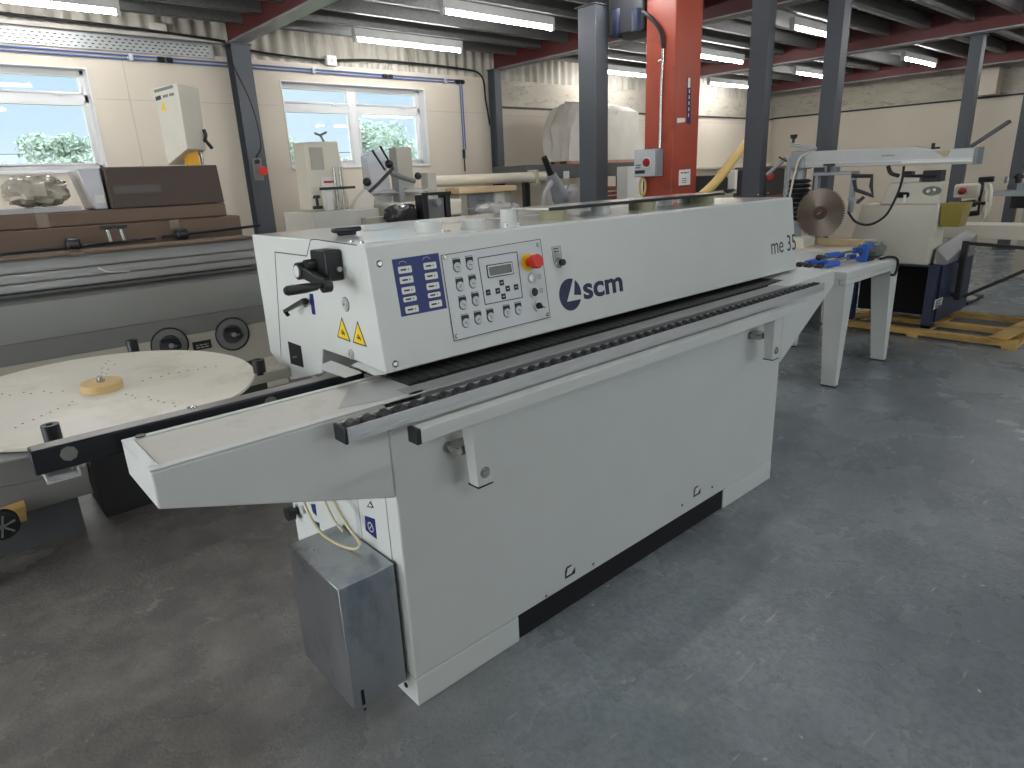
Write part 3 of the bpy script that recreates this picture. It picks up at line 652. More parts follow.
# key switch
a, b = hp(*C6(925, 130)); mb = MB()
FH.rect(mb, a - .023, b - .010, a + .023, b + .033, .0003, .002); FH.disc(mb, a, b - .012, .0235, .0003, .002, 24); kp = mb.build('key_switch_plate', M_grey, eb)
mb = MB(); pts = [(a - .022, b - .012), (a - .022, b + .032), (a + .022, b + .032), (a + .022, b - .012)] + [(a + .022 * math.cos(t), b - .012 - .022 * math.sin(t)) for t in [k * math.pi / 10 for k in range(11)]]
FH.line(mb, pts, .0012, .002, .0025); mb.build('plate_border', M_ink, kp)
a2, b2 = hp(*C6(932, 168)); mb = MB(); mb.ring(FH.p(a2, b2, .002), FH.n, [(0, .019), (.006, .019), (.008, .015), (.016, .015)], 22); mb.build('switch_collar', M_zinc, kp)
mb = MB(); mb.ring(FH.p(a2, b2, .018), FH.n, [(0, .0125), (.012, .0115)], 18); mb.build('switch_knob', M_ink, kp)
mb = MB(); marks(FH, mb, a - .014, b + .022, a + .012, 2, .010, .005, .002, .0005); mb.build('plate_print', M_ink, kp)
# logo: disc with the white L cut, then the letters
def C7(x, y): return 560 + x / 17.07, 270 + y / 17.07
def cpoly(pts, m, nm): mb = MB(); FH.poly(mb, [hp(*C7(*p)) for p in pts], .0003, .0012); return mb.build(nm, m, eb)
cL = hp(*C7(175, 420)); rx = abs(hp(*C7(362, 420))[0] - cL[0]); ry = .5 * abs(hp(*C7(178, 142))[1] - hp(*C7(185, 698))[1])
def el(t): return (cL[0] + rx * math.cos(t), cL[1] + ry * math.sin(t))
def ang(px, py): a, b = hp(*C7(px, py)); return math.atan2((b - cL[1]) / ry, (a - cL[0]) / rx)
t0 = ang(218, 150); t1 = ang(358, 498) 
n_ = 30; tt = [t0 + (t1 + 2 * math.pi - t0) * k / n_ for k in range(n_ + 1)]
mb = MB(); FH.poly(mb, [el(t) for t in tt] + [hp(*C7(118, 545))], .0003, .0012)
logo = mb.build('logo_disc', M_navy, eb)
u0 = ang(248, 170); u1 = ang(362, 425); tt = [u1 + (u0 - u1) * k / 12 for k in range(13)]
mb = MB(); FH.poly(mb, [el(t) for t in tt] + [hp(*C7(240, 425))], .0003, .0012); mb.build('logo_segment', M_navy, eb)
a, b = hp(584.2, 300.0); a1, b1 = hp(623.2, 291.2); _, bt_ = hp(584.5, 283.5)
text(FH, 'scm', a, (b + b1) / 2, a1, (bt_ - b) * .98, .0003, M_navy, 'lettering', eb, off=.028)
a, b = hp(771.6, 254.6); a1, b1 = hp(796, 249.6); _, bt_ = hp(795.0, 235.6)
text(FH, 'me 35', a, (b + b1) / 2, a1, (bt_ - b1) * 1.12, .0003, M_ink, 'lettering', eb, off=.0)
# ---- hood left end
FE = Frame((HX0, 1.66, 1.056), (0, -1, 0), (0, 0, 1))
def C8(x, y): return 256 + x / 7.11, 230 + y / 7.11
def ep(px, py): return FE.px(px, py)
mb = MB(); FE.line(mb, [ep(*C8(*p)) for p in [(180, 900), (135, 157), (362, 185), (388, 72), (410, 66), (720, 108)]], .003, .0002, .001); mb.build('door_seam', M_ink, eb)
pt = ep(*C8(715, 112)); pt2 = ep(370, 340)
# bracketed gearbox with crank
g0 = ep(*C8(562, 240)); mb = MB(); FE.rr(mb, g0[0] - .052, g0[1] - .047, g0[0] + .052, g0[1] + .047, .01, .0, .055); gb = mb.build('crank_gearbox', M_black, eb, bev=.004)
mb = MB(); mb.cyl(FE.p(g0[0] + .055, g0[1] - .01, .02), FE.p(g0[0] + .068, g0[1] - .01, .02), .008, n=12); mb.build('set_screw', M_zinc, gb)
p0 = FE.p(g0[0] - .03, g0[1] - .0, .055); mb = MB(); mb.cyl(p0, p0 + FE.n * .03, .02, n=18); mb.build('crank_shaft', M_black, gb)
def off(px, py, c): 
    d = ray(px, py); o2 = FE.p(0, 0, c); t = (o2 - CAM).dot(FE.n) / d.dot(FE.n); return CAM + d * t
A = off(*C8(325, 290), .085); Bq = off(*C8(498, 392), .085)
mb = MB(); mb.bar(A, Bq, .036, .022, FE.n, w2=.028); mb.cyl(A - FE.n * .012, A + FE.n * .016, .027, n=22); mb.cyl(Bq - FE.n * .014, Bq + FE.n * .014, .022, n=20); cr = mb.build('crank_arm', M_black, gb, bev=.003)
mb = MB(); mb.cyl(A + FE.n * .0162, A + FE.n * .018, .018, n=20); mb.build('crank_cap', M_label, gb)
E1 = off(*C8(235, 452), .19); mb = MB(); d_ = (E1 - Bq); mb.ring(Bq + FE.n * .014, FE.n, [(0, .007), (.012, .007), (.014, .011), (.05, .0145), (.105, .0145), (.113, .010)], 18); mb.build('crank_handle', M_black, gb)
# lock handle
q0 = ep(*C8(356, 515)); mb = MB(); mb.ring(FE.p(*q0, 0), FE.n, [(0, .016), (.006, .016), (.006, .013)], 20); lk = mb.build('lock_rose', M_zinc, eb)
mb = MB(); a_ = off(*C8(350, 508), .02); b_ = off(*C8(205, 578), .05); mb.cyl(FE.p(*q0, .006), a_, .011, n=14).bar(a_ + Vector((0, 0, .004)), b_, .014, .022, FE.n, w2=.010, h2=.014).bar(b_, off(*C8(232, 610), .045), .006, .012, FE.n); mb.build('lock_handle', M_black, lk)
quad(FE, [C8(*p) for p in [(400, 598), (425, 603), (407, 455), (380, 452)]], .0003, .001, M_blue, 'door_sticker', eb)
for p in ((638, 528),): 
    a, b = ep(*C8(*p)); mb = MB(); mb.ring(FE.p(a, b, 0), FE.n, [(0, .021), (.004, .021), (.004, .017), (.007, .016), (.007, .005), (.004, .005)], 24); lk_ = mb.build('end_lock', M_alu, eb); MB().ring(FE.p(a, b, 0), FE.n, [(0, .0235), (.0015, .0235)], 26).build('lock_ring', M_mdark, eb)
a, b = ep(351.5, 354); mb = MB(); mb.ring(FE.p(a, b, 0), FE.n, [(0, .017), (.004, .017), (.004, .013), (.007, .012), (.007, .005), (.004, .005)], 24); mb.build('end_lock', M_alu, eb)
def tri(P):
    t_ = quad(FE, P, .0003, .001, M_ink, 'warning_triangle', eb)
    c = [sum(q[0] for q in P) / 3, sum(q[1] for q in P) / 3]; P2 = [(c[0] + (q[0] - c[0]) * .84, c[1] + (q[1] - c[1]) * .84) for q in P]
    quad(FE, P2, .001, .0014, M_yel, 'triangle_face', t_)
    a, b = FE.px(c[0], c[1] + 1.5); mb = MB(); FE.line(mb, [(a - .012, b + .004), (a - .002, b - .002), (a + .006, b + .006), (a + .012, b - .004)], .005, .0014, .0018); FE.disc(mb, a - .002, b + .009, .004, .0014, .0018, 10); mb.build('triangle_print', M_ink, t_)
tri([(337.5, 337), (351, 342), (341.8, 317)]); tri([(353, 342.5), (367, 347), (357.6, 321)])
quad(FE, [(291, 363.5), (304, 367.6), (301, 346), (288, 341.2)], .0003, .001, M_hole, 'door_slot', eb)
mb = MB(); p = ep(296, 358); FE.line(mb, [(p[0] - .02, p[1]), (p[0] + .02, p[1] + .01)], .006, .001, .004); mb.build('slot_latch', M_zinc, eb)
# dust guard plate under hood end
mb = MB(); A_ = [at(*p, z=1.066) for p in [(316, 368), (331, 361), (362, 373), (345, 378)]]; mb.extr(A_, (0, 0, .002)); mb.build('guard_plate', M_alu, eb)
mb = MB(); mb.extr([(HX0 - .001, 1.66, 1.056), (HX0 - .03, 1.68, 1.054), (HX0 - .03, 1.82, 1.059), (HX0 - .001, 1.83, 1.062)], (0, 0, .003)); mb.build('hood_lip', M_white, eb)
# black fence beam running out of the machine (coil / workpiece support)
fb = MB().box(.082, 1.35, 1.83, 1.885, .970, 1.031).build('support_beam', mat('black_beam', (30, 32, 38), .32, .3), eb, bev=.004)
B(.088, 1.2, 1.835, 1.88, 1.0312, 1.0322).build('beam_top_strip', mat('beam_top_grey', (128, 124, 120), .4, .4), fb)
a = at(69, 453.5, y=1.83); MB().ring((a.x, 1.8302, a.z), (0, -1, 0), [(0, .019), (.001, .019)], 8).build('beam_hole', M_mgrey, fb)
a = at(271, 403, y=1.83); MB().ring((a.x, 1.8302, a.z), (0, -1, 0), [(0, .02), (.001, .02)], 12).build('beam_hole', M_mgrey, fb)
a = at(192, 406, z=1.037); MB().cyl((a.x, a.y, 1.0325), (a.x, a.y, 1.0345), .014).build('plug', M_zinc, fb)
mb = MB(); p = at(60, 478, y=1.85); mb.box(p.x - .03, p.x + .04, 1.8, 1.9, .953, .958).box(p.x - .03, p.x - .026, 1.8, 1.9, .958, .969).box(p.x + .036, p.x + .04, 1.8, 1.9, .958, .969); mb.build('beam_saddle', M_grey, fb)
mb = MB(); mb.box(.30, .33, 1.89, 2.0, .955, .97); 
# ---- extraction ports, cover strip etc on the hood top
ZT = HZT + .0015
for px, py, r, h, al in ((429, 232, .045, .036, 0), (473, 228, .044, .030, 0), (509, 221, .034, .045, 0)):
    p = at(px, py, z=ZT); mb = MB(); mb.ring((p.x, p.y, ZT), (0, 0, 1), [(0, r), (h, r), (h, r - .004), (.004, r - .004)], 28); mb.build('extraction_port', M_white, eb)
for px, py, r, m_ in ((553, 219.5, .055, 'olive'), (600, 214, .040, 'w'), (642, 210, .060, 'olive'), (664, 205, .040, 'w'), (686, 203, .040, 'w'), (702, 203, .06, 'olive')):
    p = at(px, py, z=ZT); mb = MB(); mb.ring((p.x, p.y, ZT), (0, 0, 1), [(0, r), (.036, r), (.036, r - .004), (.004, r - .004)], 28); mb.build('extraction_port', M_white if m_ == 'w' else mat('port_olive', (150, 146, 118), .5), eb)
mb = MB(); s0 = at(534, 214, z=ZT + .04); s1 = at(712, 188, z=ZT + .04); yy = 1.90
L0 = at(534, 214, y=yy); 
mb.box(1.84, 3.08, 1.84, 2.06, ZT + .038, ZT + .046); st = mb.build('cover_strip', M_top, eb)
B(1.835, 3.085, 1.834, 1.840, ZT + .036, ZT + .048).build('strip_edge', M_black, st)
for px, py in ((347, 235), (729, 193)):
    p = at(px, py, z=ZT); mb = MB(); mb.box(p.x - .035, p.x + .035, p.y - .010, p.y + .010, ZT, ZT + .014).box(p.x - .052, p.x + .052, p.y - .016, p.y + .016, ZT + .010, ZT + .026); mb.build('top_handle', M_black, eb, bev=.006)
for px, py in ((352, 242), (362, 243), (444, 232), (449, 231.5), (506, 226), (519, 225.5), (640, 214), (758, 195), (768, 193.5)):
    p = at(px, py, z=ZT); mb = MB(); mb.cyl((p.x, p.y, ZT), (p.x, p.y, ZT + .005), .007, n=10); mb.build('top_screw', M_zinc, eb)

# ================================================================== round coil table
cen = Vector((.34, 2.42, 1.0)); nn = Vector((.01, -.04, 1)).normalized(); RD = .466
mb = MB(); mb.ring(cen - nn * .012, nn, [(0, RD - .002), (.002, RD), (.010, RD), (.012, RD - .002)], 96); cd = mb.build('coil_disc', M_disc, eb)
h0 = at(102, 391, z=1.0); mb = MB(); mb.ring(cen + nn * .0005, nn, [(0, .060), (.024, .060), (.026, .058)], 40); mb.build('hub', M_hub, cd)
mb = MB(); mb.ring(cen + nn * .0265, nn, [(0, .012), (.006, .012), (.006, .007), (.018, .006)], 12); mb.build('hub_bolt', M_zinc, cd)
rg = random.Random(5)
mb = MB(); u_ = nn.orthogonal().normalized(); w_ = nn.cross(u_)
for g0_ in range(5):
    g = g0_ * 2 * math.pi / 5 + .5
    for r_ in range(9):
        rr_ = .12 + r_ * .030; gg = g + rg.uniform(-.04, .04) + (r_ % 2) * .06
        c = cen + nn * .0002 + (u_ * math.cos(gg) + w_ * math.sin(gg)) * rr_; mb.cyl(c, c + nn * .0006, .0032, n=8)
tag(mb.build('disc_holes', M_ink, cd), kind='stuff')
for px, py, zz, hh in ((54, 441, 1.0, .046), (134, 352, .99, .05), (260, 372, .99, .045)):
    p = at(px, py, z=zz); p.z = zz; mb = MB(); mb.ring((p.x, p.y, zz - .04), (0, 0, 1), [(.03, .012), (.04, .012), (.04, .021), (.04 + hh, .021), (.04 + hh, .009), (.03 + hh, .008)], 24); mb.build('guide_post', M_black, eb)
# support arms and frame under the disc
mb = MB()
mb.bar((.34, 2.42, .925), (.955, 2.42, .925), .08, .04).build('support_arm', M_beige, eb, bev=.004)
MB().bar((.34, 2.42, .955), (.14, 1.90, .945), .07, .045).build('support_arm', M_beige, eb, bev=.004)
MB().bar((.34, 2.42, .955), (.50, 2.93, .955), .07, .045).build('support_arm', M_beige, eb, bev=.004)
mb = MB(); q = [at(0, 446, y=2.3), at(34, 446, y=2.3), at(38, 474, y=2.3), at(0, 483, y=2.3)]
mb.hexa([(-.20, 2.05, .915), (.13, 1.98, .90), (.13, 2.25, .90), (-.20, 2.35, .915), (-.20, 2.05, .975), (.13, 1.98, .972), (.13, 2.25, .972), (-.20, 2.35, .975)]); mb.build('side_tray', M_mgrey, eb, bev=.004)
# ================================================================== LONG GREY MACHINE behind, left
YA = 3.5
la = thing('panel_machine', 'long grey woodworking machine with two round dial recesses, under the cardboard packs', 'machine', (.2, 3.9, 0))
x0, x1 = -1.4, 1.36
mb = MB(); mb.extr([(x0, YA, 1.008), (x0, YA - .015, 1.06), (x0, YA, 1.17), (x0, YA + .06, 1.205), (x0, 4.3, 1.205), (x0, 4.3, 1.008)], (x1 - x0, 0, 0)); mb.build('top_cover', mat('cover_grey', (136, 137, 132), .4, var=.03), la, smooth=50)
mb = MB(); mb.extr([(x0, YA + .006, .915), (x0, YA + .006, 1.006), (x0, 4.28, 1.006), (x0, 4.28, .915)], (x1 - x0, 0, 0)); mb.build('middle_band', mat('band_grey', (116, 116, 113), .42), la)
mb = MB(); mb.extr([(x0, YA + .002, .72), (x0, YA + .002, .914), (x0, 4.28, .914), (x0, 4.28, .72)], (x1 - x0, 0, 0)); fp = mb.build('front_panel', M_beige, la)
B(x0, x1, YA - .006, YA + .03, 1.205, 1.2125).build('top_edge_strip', M_mdark, la)
FA = Frame((0, YA + .002, 0), (1, 0, 0), (0, 0, 1))
for px, py in ((170, 345), (232.5, 334)):
    a, b = FA.px(px, py); c0 = FA.p(a, b, 0)
    mb = MB(); mb.ring(c0, FA.n, [(0, .088), (.004, .088), (.004, .084), (-.0, .082)], 40); d_ = mb.build('dial_rim', M_ink, la)
    mb = MB(); mb.ring(c0 + FA.n * .0005, FA.n, [(0, .082), (.002, .080)], 40); mb.build('dial_dish', M_mgrey, d_)
    mb = MB(); mb.ring(c0 + FA.n * .0025, FA.n, [(0, .050), (.004, .048)], 36); mb.build('dial_window', mat('dial_dark', (58, 60, 62), .3), d_)
    mb = MB(); mb.ring(c0 + FA.n * .006, FA.n, [(0, .014), (.02, .013)], 20); mb.build('dial_boss', M_zinc, d_)
    mb = MB(); mb.bar(c0 + FA.n * .02 + Vector((-.045, 0, .028)), c0 + FA.n * .02 + Vector((.03, 0, .02)), .016, .02, FA.n); mb.ball(c0 + FA.n * .022 + Vector((.03, 0, -.006)), .018); mb.build('dial_crank', M_black, d_)
a, b = FA.px(202, 345); mb = MB(); FA.rect(mb, a - .045, b - .022, a + .045, b + .022, 0, .004); pl = mb.build('name_plate', M_ink, la)
mb = MB(); marks(FA, mb, a - .03, b, a + .03, 2, .012, .004, .004, .0005); mb.build('plate_print', M_grey, la)
mb = MB(); mb.box(x0, .36, YA + .06, 4.2, .22, .719).extr([(.36, YA + .06, .22), (.36, YA + .06, .3), (.40, YA + .06, .45), (.40, YA + .06, .719), (.36, YA + .06, .719)], (0, .6, 0)); mb.build('base', M_mgrey, la, bev=.004)
B(x0, .30, YA + .15, 4.1, .0, .219).build('base_foot', M_mdark, la)
B(.405, 1.34, YA + .22, 4.1, 0, .719).build('rear_shade_block', mat('shade_dark', (52, 53, 54), .5), la)  # dark block added for the shadow under the machine, hides the lit floor
# castor + wood wedge low at the left
ca = thing('castor_wheel', 'black spoked castor wheel at the left edge near the floor', 'wheel', (-.03, 3.3, 0))
mb = MB(); cc = at(2, 525, y=3.30); r_ = cc.z
mb.ring((cc.x, 3.28, cc.z), (0, 1, 0), [(0, .05), (.004, .062), (.046, .062), (.05, .05)], 36).build('tyre', M_rub, ca)
mb = MB()
for k in range(3):
    g = k * math.pi / 3 + .3; mb.bar((cc.x - .048 * math.cos(g), 3.277, cc.z - .048 * math.sin(g)), (cc.x + .048 * math.cos(g), 3.277, cc.z + .048 * math.sin(g)), .007, .006, (0, -1, 0))
mb.build('spokes', M_mgrey, ca)
MB().box(cc.x - .2, cc.x + .02, 3.36, 3.40, cc.z - .03, cc.z + .03).box(cc.x - .2, cc.x - .16, 3.33, 3.42, 0, cc.z).build('axle_frame', M_mdark, ca)
wd = MB(); wd.hexa([(-.30, 3.42, .215), (.08, 3.42, .215), (.08, 3.50, .215), (-.3, 3.50, .215), (-.30, 3.42, .25), (.09, 3.42, .285), (.09, 3.50, .285), (-.3, 3.5, .25)])
wd.v = [v + Vector((0, .05, .0)) for v in wd.v]; wd.build('timber_skid', M_wood, la)
# wrapped boards and cartons on top
def slab(name, x0, x1, y0, y1, z0, z1, m, label, cat, grp=None, bev=.006, tape=None, dx=0):
    t = MB(); t.hexa([(x0, y0, z0), (x1, y0, z0), (x1 + dx, y1, z0), (x0 + dx, y1, z0), (x0, y0, z1), (x1, y0, z1), (x1 + dx, y1, z1), (x0 + dx, y1, z1)])
    o = tag(t.build(name, m, None, bev=bev), label, cat, grp)
    for tx in (tape or []):
        MB().box(tx, tx + .06, y0 - .001, y0 + .0005, z0 + .003, z1 - .003).box(tx, tx + .06, y0, y1, z1, z1 + .001).build('tape_band', M_tape, o)
        bpy.context.view_layer.update()
    return o
def slab2(name, x0, x1, y0, y1, z0, z1, m, label, cat, grp=None, tape=(), flap=False):
    t = thing(name, label, cat, ((x0 + x1) / 2, (y0 + y1) / 2, z0), grp)
    MB().box(x0, x1, y0, y1, z0, z1).build('carton', m, t, bev=.006)
    for tx in tape:
        MB().box(tx, tx + .05, y0 - .0012, y1, z1 + .0002, z1 + .0012).build('tape_band', M_tape, t)
        MB().box(tx, tx + .05, y0 - .0012, y0 - .0002, z0 + .002, z1 + .001).build('tape_band', M_tape, t)
    if flap: MB().box(x0 + .001, x1 - .001, y0 - .0008, y0 + .0005, (z0 + z1) / 2 - .001, (z0 + z1) / 2 + .001).build('flap_seam', M_ink, t)
    return t
wr_ = thing('wrapped_boards', 'grey plastic wrapped stack of boards lying on the long grey machine', 'boards', (0, 3.8, 1.213))
mb = MB()
for k, (z0, z1, dy, m_) in enumerate(((1.2135, 1.250, .05, 0), (1.251, 1.292, .065, 0), (1.293, 1.352, .075, 0))):
    MB().box(-1.4, 1.34, YA + dy, 4.2, z0, z1).build('board', M_wrap, wr_, bev=.008)
B(at(34, 278, y=3.55).x, at(90, 275, y=3.55).x, YA + .066, YA + .0745, at(34, 279, y=3.57).z - .004, at(34, 279, y=3.57).z + .008).build('edge_strip', M_label, wr_)
MB().tube(curve([at(98, 268, y=3.55), at(110, 272, y=3.54), at(130, 271, y=3.55)]), .003, 6).build('strap', M_label, wr_)
zA = 1.3525; zA1 = at(128, 247.5, y=3.53).z; zB1 = at(128, 223, y=3.80).z; zC1 = at(128, 208.5, y=3.83).z; xC = at(226, 208, y=3.83).x
slab2('flat_carton', -1.4, 1.335, 3.53, 3.72, zA, zA1, M_card, 'thin brown flat carton along the front of the wrapped boards', 'box', 'flat brown cartons', (.50, ))
slab2('flat_carton', -1.4, 1.37, 3.80, 4.15, zA, zB1, M_card, 'long brown carton standing behind the two black clamp heads', 'box', 'flat brown cartons', (1.0,))
slab2('flat_carton', -1.4, xC, 3.83, 4.17, zB1 + .002, zC1, M_card, 'long brown carton directly under the tall brown box', 'box', 'flat brown cartons', (.44,))
p0 = at(113, 210, y=3.85); p1 = at(225, 203, y=3.85); zT = at(112, 167, y=3.85).z; zC1 += .002
bb = thing('tall_carton', 'tall dark brown cardboard box on top of the carton stack', 'box', ((p0.x + p1.x) / 2, 4.0, zC1))
MB().hexa([(p0.x, 3.85, zC1), (p1.x, 3.85, zC1), (p1.x, 4.16, zC1), (p0.x, 4.16, zC1), (p0.x, 3.85, zT), (p1.x - .01, 3.85, zT), (p1.x - .01, 4.16, zT), (p0.x, 4.16, zT)]).build('carton', M_cardd, bb, bev=.006)
B(p0.x + .02, p0.x + .24, 3.8485, 3.8495, zC1 + .07, zC1 + .11).build('tape_band', mat('tape_dim', (76, 64, 57), .4), bb)
B(p1.x - .20, p1.x - .08, 3.8485, 3.8495, zC1 + .08, zC1 + .12).build('print_patch', M_ink, bb) if False else None
xm = at(100, 200, y=3.9).x; xw = at(76, 170, y=3.9).x
pc = thing('plastic_pack', 'clear plastic wrapped white block left of the tall brown box', 'package', ((xw + xm) / 2, 4.0, zC1))
MB().hexa([(xw + .04, 3.88, zC1), (p0.x - .012, 3.88, zC1), (p0.x - .012, 4.15, zC1), (xw + .04, 4.15, zC1), (xw, 3.88, zT - .005), (p0.x - .012, 3.88, zT - .003), (p0.x - .012, 4.15, zT - .003), (xw, 4.15, zT - .005)]).build('wrapping', mat('milky_wrap', (188, 186, 190), .2, var=.06, bump=.5, bscale=8), pc, bev=.006)
B(xw + .05, p0.x - .02, 3.8785, 3.8798, zC1 + .03, zC1 + .07).build('inner_sheet', M_label, pc)
pa = at(84, 206, y=3.86); slab('foam_sheet', -1.35, xw - .02, 3.86, 4.15, zC1, zC1 + .022, mat('white_panel_grey', (176, 176, 174), .5), 'thin white sheet lying under the crumpled bag', 'sheet')
bpy.data.objects['foam_sheet'].modifiers.clear()
pa, pb_ = at(5, 200, y=4.0), at(62, 175, y=4.0)
mbb = MB().ball((0, 0, 0), ((pb_.x - pa.x) * .5, .12, (pb_.z - pa.z + .03) * .5), n=26, seed=3, noise=.16, sq=.75); zmin = min(v.z for v in mbb.v)
mbb.v = [v + Vector(((pa.x + pb_.x) / 2, 4.0, zC1 + .0225 - zmin)) for v in mbb.v]
tag(mbb.build('crumpled_bag', mat('crumpled_clear', (168, 160, 145), .18, var=.4, scale=14, bump=1, bscale=16), None, smooth=30), 'crumpled brownish plastic bag on the carton stack under the left window', 'bag')
# two black clamps lying on the front carton
for k, (px, col_) in enumerate(((72, 'left'), (182, 'right'))):
    pass
ro = thing('clamp_rod', 'long black rod with a round black knob, lying behind the left black clamp head', 'clamp', (at(73, 245, y=3.76).x, 3.76, 1.3525))
c = at(73, 244, y=3.76); MB().tube([(c.x - .5, 3.762, 1.365), (c.x + .36, 3.762, 1.385)], .008, 8).build('rod', M_black, ro)
MB().ring((c.x - .03, 3.762, 1.387), (1, 0, 0), [(0, .02), (.01, .033), (.05, .033), (.06, .02)], 20).build('knob', M_black, ro)
ro = thing('clamp_rod', 'black rod with a round black knob, at the right end of the cartons', 'clamp', (at(182, 235, y=3.76).x, 3.765, 1.3525))
c = at(182, 235, y=3.76); MB().tube([(c.x - .10, 3.762, 1.387), (c.x + .42, 3.762, 1.405)], .007, 8).build('rod', M_black, ro)
MB().ring((c.x - .03, 3.762, 1.393), (1, 0, 0), [(0, .02), (.01, .031), (.05, .031), (.06, .02)], 20).build('knob', M_black, ro)
for px, w_ in ((112.5, 'left'), (126, 'right')):
    c = at(px, 247, y=3.66); t = thing('tee_clamp', '%s one of two black T handles on grey stems on the thin carton' % w_, 'clamp', (c.x, 3.66, 1.3925), 'T handle clamps')
    MB().cyl((c.x, 3.66, 1.3925), (c.x - .006, 3.66, 1.450), .009, n=12).build('stem', M_zinc, t)
    MB().box(c.x - .034, c.x + .022, 3.645, 3.675, 1.452, 1.465).box(c.x - .018, c.x + .008, 3.648, 3.672, 1.448, 1.453).build('handle', M_black, t, bev=.004)
# ================================================================== spindle / bandsaw head by the wall
bs = thing('band_saw', 'white tall machine head with yellow column and black lever, behind the brown cartons', 'machine', (1.65, 5.55, 0))
L1, L0 = at(153, 90, y=5.75), at(168, 165, y=5.75); M1, M0 = at(176.5, 83, y=5.42), at(187.5, 149, y=5.42); R1, R0 = at(198, 86, y=5.62), at(206, 150, y=5.62)
K0 = L0 + R0 - M0; K1 = L1 + R1 - M1; K0.z = L0.z; L1.z = M1.z = R1.z = K1.z = M1.z
MB().hexa([L0, M0, R0, K0, L1, M1, R1, K1]).build('upper_cover', M_cream, bs, bev=.006)
zb = M0.z
FW = Frame(L0, M0 - L0, L1 - L0); FW = Frame(L0, (M1 - L1), (0, 0, 1))
mb = MB(); FW.line(mb, [FW.px(155, 91.5), FW.px(173.5, 86.5)], .02, .0, .006); mb.build('top_stripe', M_mgrey, bs)
mb = MB(); FW.line(mb, [FW.px(156.5, 99), FW.px(161.5, 97.3)], .028, .0, .006); mb.build('cover_print', M_ink, bs)
mb = MB(); FW.line(mb, [FW.px(163.5, 96.8), FW.px(168.5, 95.4)], .018, .0, .006); mb.build('cover_print', M_mgrey, bs)
mb = MB(); FW.line(mb, [FW.px(170, 95), FW.px(174.5, 94)], .018, .0, .006); mb.build('cover_print', M_mgrey, bs)
mb = MB(); FW.poly(mb, [FW.px(162, 111), FW.px(167, 110.5), FW.px(163.6, 101.5)], .0, .007); mb.build('warning_triangle', M_yel, bs)
q = at(192, 158, y=5.6); MB().box(q.x - .04, q.x + .04, 5.56, 5.66, 1.3, zb + .03).build('yellow_column', M_post, bs, bev=.004)
MB().cyl((q.x + .09, 5.66, 1.3), (q.x + .09, 5.66, zb + .02), .012).build('guide_rod', M_zinc, bs)
MB().box(1.2, 2.1, 5.3, 6.1, 0, .9).build('machine_base', M_cream, bs, bev=.01)
MB().box(1.15, 2.1, 5.2, 6.0, .9001, .94).build('saw_table', M_table, bs)
MB().box(1.3, 1.95, 5.5, 5.9, .94, 1.3).build('lower_body', M_cream, bs, bev=.01)
p = at(208, 139, y=5.6); MB().tube([(p.x - .02, 5.6, p.z + .07), (p.x - .01, 5.6, p.z + .03), (p.x - .02, 5.6, p.z - .01), (p.x + .02, 5.6, p.z - .07)], .014, 8).tube([(p.x - .05, 5.65, p.z - .02), (p.x - .02, 5.6, p.z - .01)], .012, 8).build('lever', M_black, bs)
# ================================================================== things on the window wall
FWB = Frame((0, YW, 0), (1, 0, 0), (0, 0, 1))
z_ = 2.9
def pipe(y, dz, name, label):
    pts = [(X0, y, z_ + dz), (6.12 + dz, y, z_ + dz)]
    mb = MB(); mb.tube(pts, .009, 8); mb.tube([(6.12 + dz, y, z_ + dz), (6.2 + dz, y, z_ + dz - .03), (6.2 + dz, y, 2.02)], .009, 8); return mb
ap = thing('air_pipe', 'pair of blue compressed air pipes running along the window wall', 'pipe', (0, YW - .03, z_))
for dz in (0, .035): pipe(YW - .03, dz, '', '').build('pipe', M_pipe, ap)
for x in (-.6, 2.03, 4.0, 5.95): B(x - .02, x + .02, YW - .05, YW - .0005, 2.885, 2.955).build('pipe_clip', M_grey, ap, bev=.004)
for x in (2.35, 5.02, 6.2): MB().cyl((x - .07, YW - .03, 2.918), (x - .01, YW - .03, 2.918), .028, n=12).build('coupling', M_black, ap); MB().cyl((x + .02, YW - .03, 2.918), (x + .07, YW - .03, 2.918), .028, n=12).build('coupling', M_black, ap)
MB().cyl((6.2, YW - .03, 1.9), (6.2, YW - .03, 2.02), .022, n=12).cyl((6.2, YW - .03, 1.72), (6.2, YW - .03, 1.9), .010, n=10).build('tap', M_black, ap)
tr = thing('cable_tray', 'perforated galvanised cable tray above the left window', 'tray', (0, YW - .03, 2.96))
mb = MB(); mb.box(X0, 2.86, YW - .012, YW - .008, 2.965, 3.11).box(X0, 2.86, YW - .035, YW - .008, 3.106, 3.11).box(X0, 2.86, YW - .035, YW - .008, 2.965, 2.969); mb.build('tray', M_tray, tr)
mb = MB(); x = .0
while x < 2.8:
    for j in range(4): mb.box(x + (j % 2) * .03, x + (j % 2) * .03 + .026, YW - .0128, YW - .012, 2.985 + j * .03, 2.995 + j * .03)
    x += .06
tag(mb.build('slot', M_ink, tr), kind='stuff')
B(X0, 2.96, YW - .03, YW - .001, 3.125, 3.16).build('conduit_trunking', mat('trunk_white', (190, 186, 175), .5))
tag(bpy.data.objects['conduit_trunking'], 'pale cable trunking running above the perforated tray', 'trunking')
MB().tube(curve([(1.0, YW - .05, 3.20), (2.0, YW - .05, 3.185), (2.9, YW - .05, 3.15), (3.02, YW - .05, 3.12), (3.4, YW - .03, 3.07), (4.16, YW - .03, 3.045)], 8), .013, 6).build('black_cable', M_rub); tag(bpy.data.objects['black_cable'], 'black cable running from above the cable tray to the small white box', 'cable')
